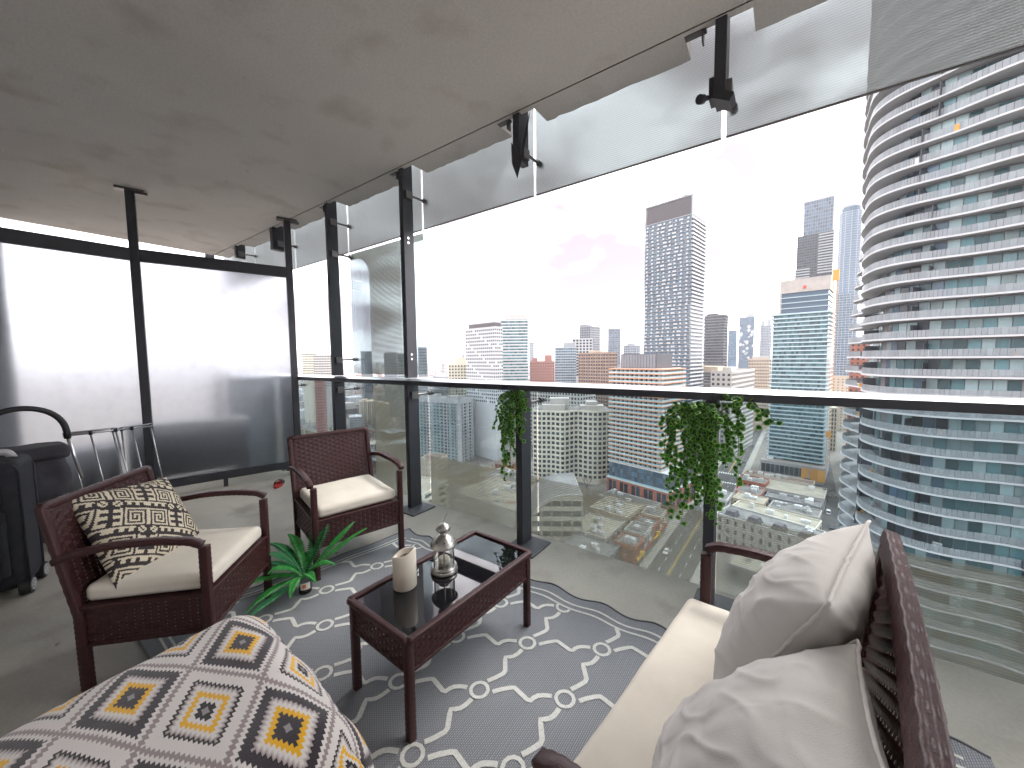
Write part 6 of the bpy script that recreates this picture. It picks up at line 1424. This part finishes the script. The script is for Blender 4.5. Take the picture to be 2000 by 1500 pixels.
# ------------------------------------------------------------------ bare trees
M['bark'] = mat('grey_bark', (.11, .085, .065), .95, vary=.2, vscale=2); M['twig'] = mat('brown_twigs', (.14, .105, .08), .95, rnd=.3)
def tree_proto(seed):
    q = random.Random(seed); tr = MB(); cr_ = MB()
    tr.tube([(0, 0, 0), (.05, .02, 1.6), (.0, .1, 3.2)], lambda i: .24 - .05 * i, 7)
    def br(p, d, L_, r, lv):
        e = p + d * L_; (tr if lv < 2 else cr_).tube([tuple(p), tuple(p.lerp(e, .5) + Vector((q.uniform(-.1, .1), q.uniform(-.1, .1), .05))), tuple(e)], lambda i: r * (1 - .3 * i), 4 if lv < 2 else 3)
        if lv >= 4: return
        for _ in range(3 if lv < 3 else 4): br(p.lerp(e, q.uniform(.45, 1)), (d + Vector((q.uniform(-.8, .8), q.uniform(-.8, .8), q.uniform(-.1, .6)))).normalized(), L_ * q.uniform(.55, .75), r * .5, lv + 1)
    for k in range(4): br(Vector((0, .08, 2.6 + .2 * k)), Vector((math.cos(k * 1.6) * .7, math.sin(k * 1.6) * .7, .9)).normalized(), 2.6, .11, 0)
    return tr.mesh('trunk', M['bark']), cr_.mesh('crown', M['twig'])
TP = [tree_proto(s_) for s_ in (1, 2, 3)]
def tree(lb, x, y, k, s_=1.0):
    t = thing('bare_tree', lb, 'tree', (x, y, G), k * 77, 'bare winter trees'); t.scale = (s_, s_, s_); a, b = TP[k % 3]; link('trunk', a, t); link('crown', b, t)
for k, (x, y, s_, lb) in enumerate(((-104, 212, 1.5, 'large bare tree in front of the cream block entrance, left one'), (-96, 216, 1.6, 'large bare tree in front of the cream block entrance, right one'), (-84, 204, 1.1, 'bare tree between the cream block and the brick podium'), (-78, 198, 1.0, 'bare tree in front of the podium wall'),
        (-186, 214, 1.2, 'bare tree at the foot of the white slab block, left end'), (-176, 216, 1.1, 'bare tree at the foot of the white slab block, middle'), (-168, 214, 1.3, 'bare tree before the brick house'), (-150, 222, 1.2, 'bare tree behind the brick house'), (-146, 200, 1.0, 'bare tree on the brown park ground'),
        (-162, 198, .9, 'small bare tree at the left of the park ground'), (-180, 268, 1.3, 'bare tree in the gap behind the slab block, left'), (-172, 272, 1.4, 'bare tree in the gap behind the slab block, right'), (36, 236, 1.1, 'bare tree in the alley beside the orange brick building'), (-130, 210, 1.0, 'bare tree behind the grey roofed block'))): tree(lb, x, y, k, s_)
# ------------------------------------------------------------------ low blocks and far city
M['farwall'] = mat('far_city_wall', (.34, .30, .27), .9, rnd=.55); M['farbrick'] = mat('far_city_brick', (.26, .16, .13), .9, rnd=.4); M['fargrey'] = mat('far_city_grey', (.32, .33, .35), .9, rnd=.5)
rq = random.Random(41); occ = [(a[0], a[1], max(a[2], a[3]) + 8) for a in T.values()]
n_ = 0; names = set(); tries = 0
LM = {'tall': 'tall pale tower', 'orange': 'terracotta ringed tower', 'punched': 'white punched tower', 'green': 'pale green glass tower', 'brick': 'brown brick tower', 'bluegrey': 'blue grey slab tower', 'twin': 'tan twin blocks', 'X': 'pale office block', 'six': 'teal glass tower', 'behind': 'long pale slab block', 'ltC': 'plum brick tower', 'S': 'dark mauve tower', 'dk3': 'teal grey tower', 'beige': 'cream apartment tower'}
def near(x, y):
    k = min(LM, key=lambda q: (T[q][0] - x) ** 2 + (T[q][1] - y) ** 2); da = math.atan2(-x, y) - math.atan2(-T[k][0], T[k][1])
    if abs(da) < .05: return ('in front of ' if math.hypot(x, y) < math.hypot(*T[k][:2]) else 'behind ') + 'the ' + LM[k]
    return ('left of ' if da > 0 else 'right of ') + 'the ' + LM[k]
while n_ < 60 and tries < 4000:
    tries += 1
    ang = R(rq.uniform(30, 68)) if rq.random() < .75 else R(rq.uniform(-6, 30)); d_ = rq.uniform(300, 620); x, y = -math.sin(ang) * d_, math.cos(ang) * d_
    if any((x - a) ** 2 + (y - b) ** 2 < c ** 2 * 1.3 for a, b, c in occ) or abs((Vector((x, y, 0)) - ST_A).dot(nS)) < 30: continue
    w_, dd, h = rq.uniform(10, 26), rq.uniform(9, 20), rq.choice([6, 7, 9, 9, 12, 18]); wk = rq.choice(['farwall', 'farbrick', 'fargrey', 'farwall']); rk_ = rq.choice(['roof', 'roof2', 'roof3', 'grey2'])
    lb = '%s %s block with a %s roof %s' % ({6: 'low', 7: 'low', 9: 'three storey', 12: 'four storey', 18: 'six storey'}[h], {'farwall': 'tan', 'farbrick': 'brick', 'fargrey': 'grey'}[wk], {'roof': 'dark grey', 'roof2': 'tan', 'roof3': 'brown', 'grey2': 'pale'}[rk_], near(x, y))
    if lb in names: continue
    names.add(lb); occ.append((x, y, max(w_, dd) * .6))
    t = thing('low_building', lb, 'building', (x, y, G), rq.uniform(-14, -6), 'small low rise blocks between the towers')
    mb = MB(); mb.box(-w_ / 2, -dd / 2, 0, w_ / 2, dd / 2, h); mb.build('wall', M[wk], t); mb = MB(); mb.box(-w_ / 2 - .2, -dd / 2 - .2, h, w_ / 2 + .2, dd / 2 + .2, h + .4); mb.build('roof', M[rk_], t)
    mb = MB(); nb_w = int(w_ / 3)
    for k in range(int(h / 3)):
        for i in range(nb_w): mb.box(-w_ / 2 + 1 + i * (w_ - 1) / nb_w, -dd / 2 - .05, 1 + k * 3, -w_ / 2 + 2.3 + i * (w_ - 1) / nb_w, -dd / 2 + .05, 2.4 + k * 3)
        for i in range(int(dd / 3)): mb.box(w_ / 2 - .05, -dd / 2 + 1 + i * 3, 1 + k * 3, w_ / 2 + .05, -dd / 2 + 2.3 + i * 3, 2.4 + k * 3)
    mb.build('windows', M['win'], t, kind='stuff'); n_ += 1
fm = [MB(), MB(), MB()]
for k in range(2600):
    d_ = 640 * math.exp(rq.uniform(0, 2.3)); ang = R(rq.uniform(-24, 74)); x, y = -math.sin(ang) * d_, math.cos(ang) * d_
    if abs((Vector((x, y, 0)) - ST_A).dot(nS)) < 22 and y < 1600: continue
    h = rq.choice([6, 7, 8, 9, 10, 12, 15, 22]) if rq.random() < .93 else rq.uniform(30, 62)
    s_ = rq.uniform(5, 13) * (1 + d_ / 5000); fm[rq.randrange(3)].obox((x, y, G + h / 2), (s_, -s_ * .15, 0), (s_ * .12, s_ * rq.uniform(.5, 1), 0), (0, 0, h / 2))
    if h > 14:
        for zz in range(3, int(h) - 2, 4): fm[2].obox((x, y, G + zz), (s_ * 1.01, -s_ * .15, 0), (s_ * .12, s_ * 1.01, 0), (0, 0, .8))
for b_, m_ in zip(fm, ('farwall', 'farbrick', 'fargrey')): b_.build('distant_city', M[m_], None, kind='stuff')
M['fartree'] = mat('far_tree_brown', (.10, .085, .065), .95, rnd=.4); fm = MB()
for k in range(2600):
    d_ = 270 * math.exp(rq.uniform(0, 2.2)); ang = R(rq.uniform(34, 72)) if k % 5 else R(rq.uniform(-20, 34)); x, y = -math.sin(ang) * d_, math.cos(ang) * d_
    if any((x - a) ** 2 + (y - b) ** 2 < c ** 2 for a, b, c in occ) or abs((Vector((x, y, 0)) - ST_A).dot(nS)) < 16 or (Vector((x, y)) - Vector((48, 99))).length < 60: continue
    for j in range(9):
        p = Vector((x + rq.gauss(0, 1.8), y + rq.gauss(0, 1.8), G + rq.uniform(2.5, 7.5))); a = rq.uniform(.6, 1.7)
        fm.add([tuple(p + Vector((rq.uniform(-a, a), rq.uniform(-a, a), rq.uniform(-a, a)))) for _ in range(4)], [(0, 1, 2), (0, 2, 3), (0, 3, 1), (1, 3, 2)])
    fm.tube([(x, y, G), (x, y, G + 4)], .2, 4)
fm.build('distant_trees', M['fartree'], None, kind='stuff')
# ------------------------------------------------------------------ haze
hz = MB(); hz.box(-20050, -20050, G - 1.6, 20050, 20050, 262)
mh = bpy.data.materials.new('haze_air'); mh.use_nodes = True; tn = mh.node_tree; tn.nodes.clear(); ho = tn.nodes.new('ShaderNodeOutputMaterial'); hv = tn.nodes.new('ShaderNodeVolumePrincipled')
hv.inputs['Color'].default_value = (.97, .97, 1.0, 1); hv.inputs['Density'].default_value = .0001; hv.inputs['Anisotropy'].default_value = .1; tn.links.new(hv.outputs[0], ho.inputs['Volume'])
o = hz.build('haze', mh); o['kind'] = 'stuff'
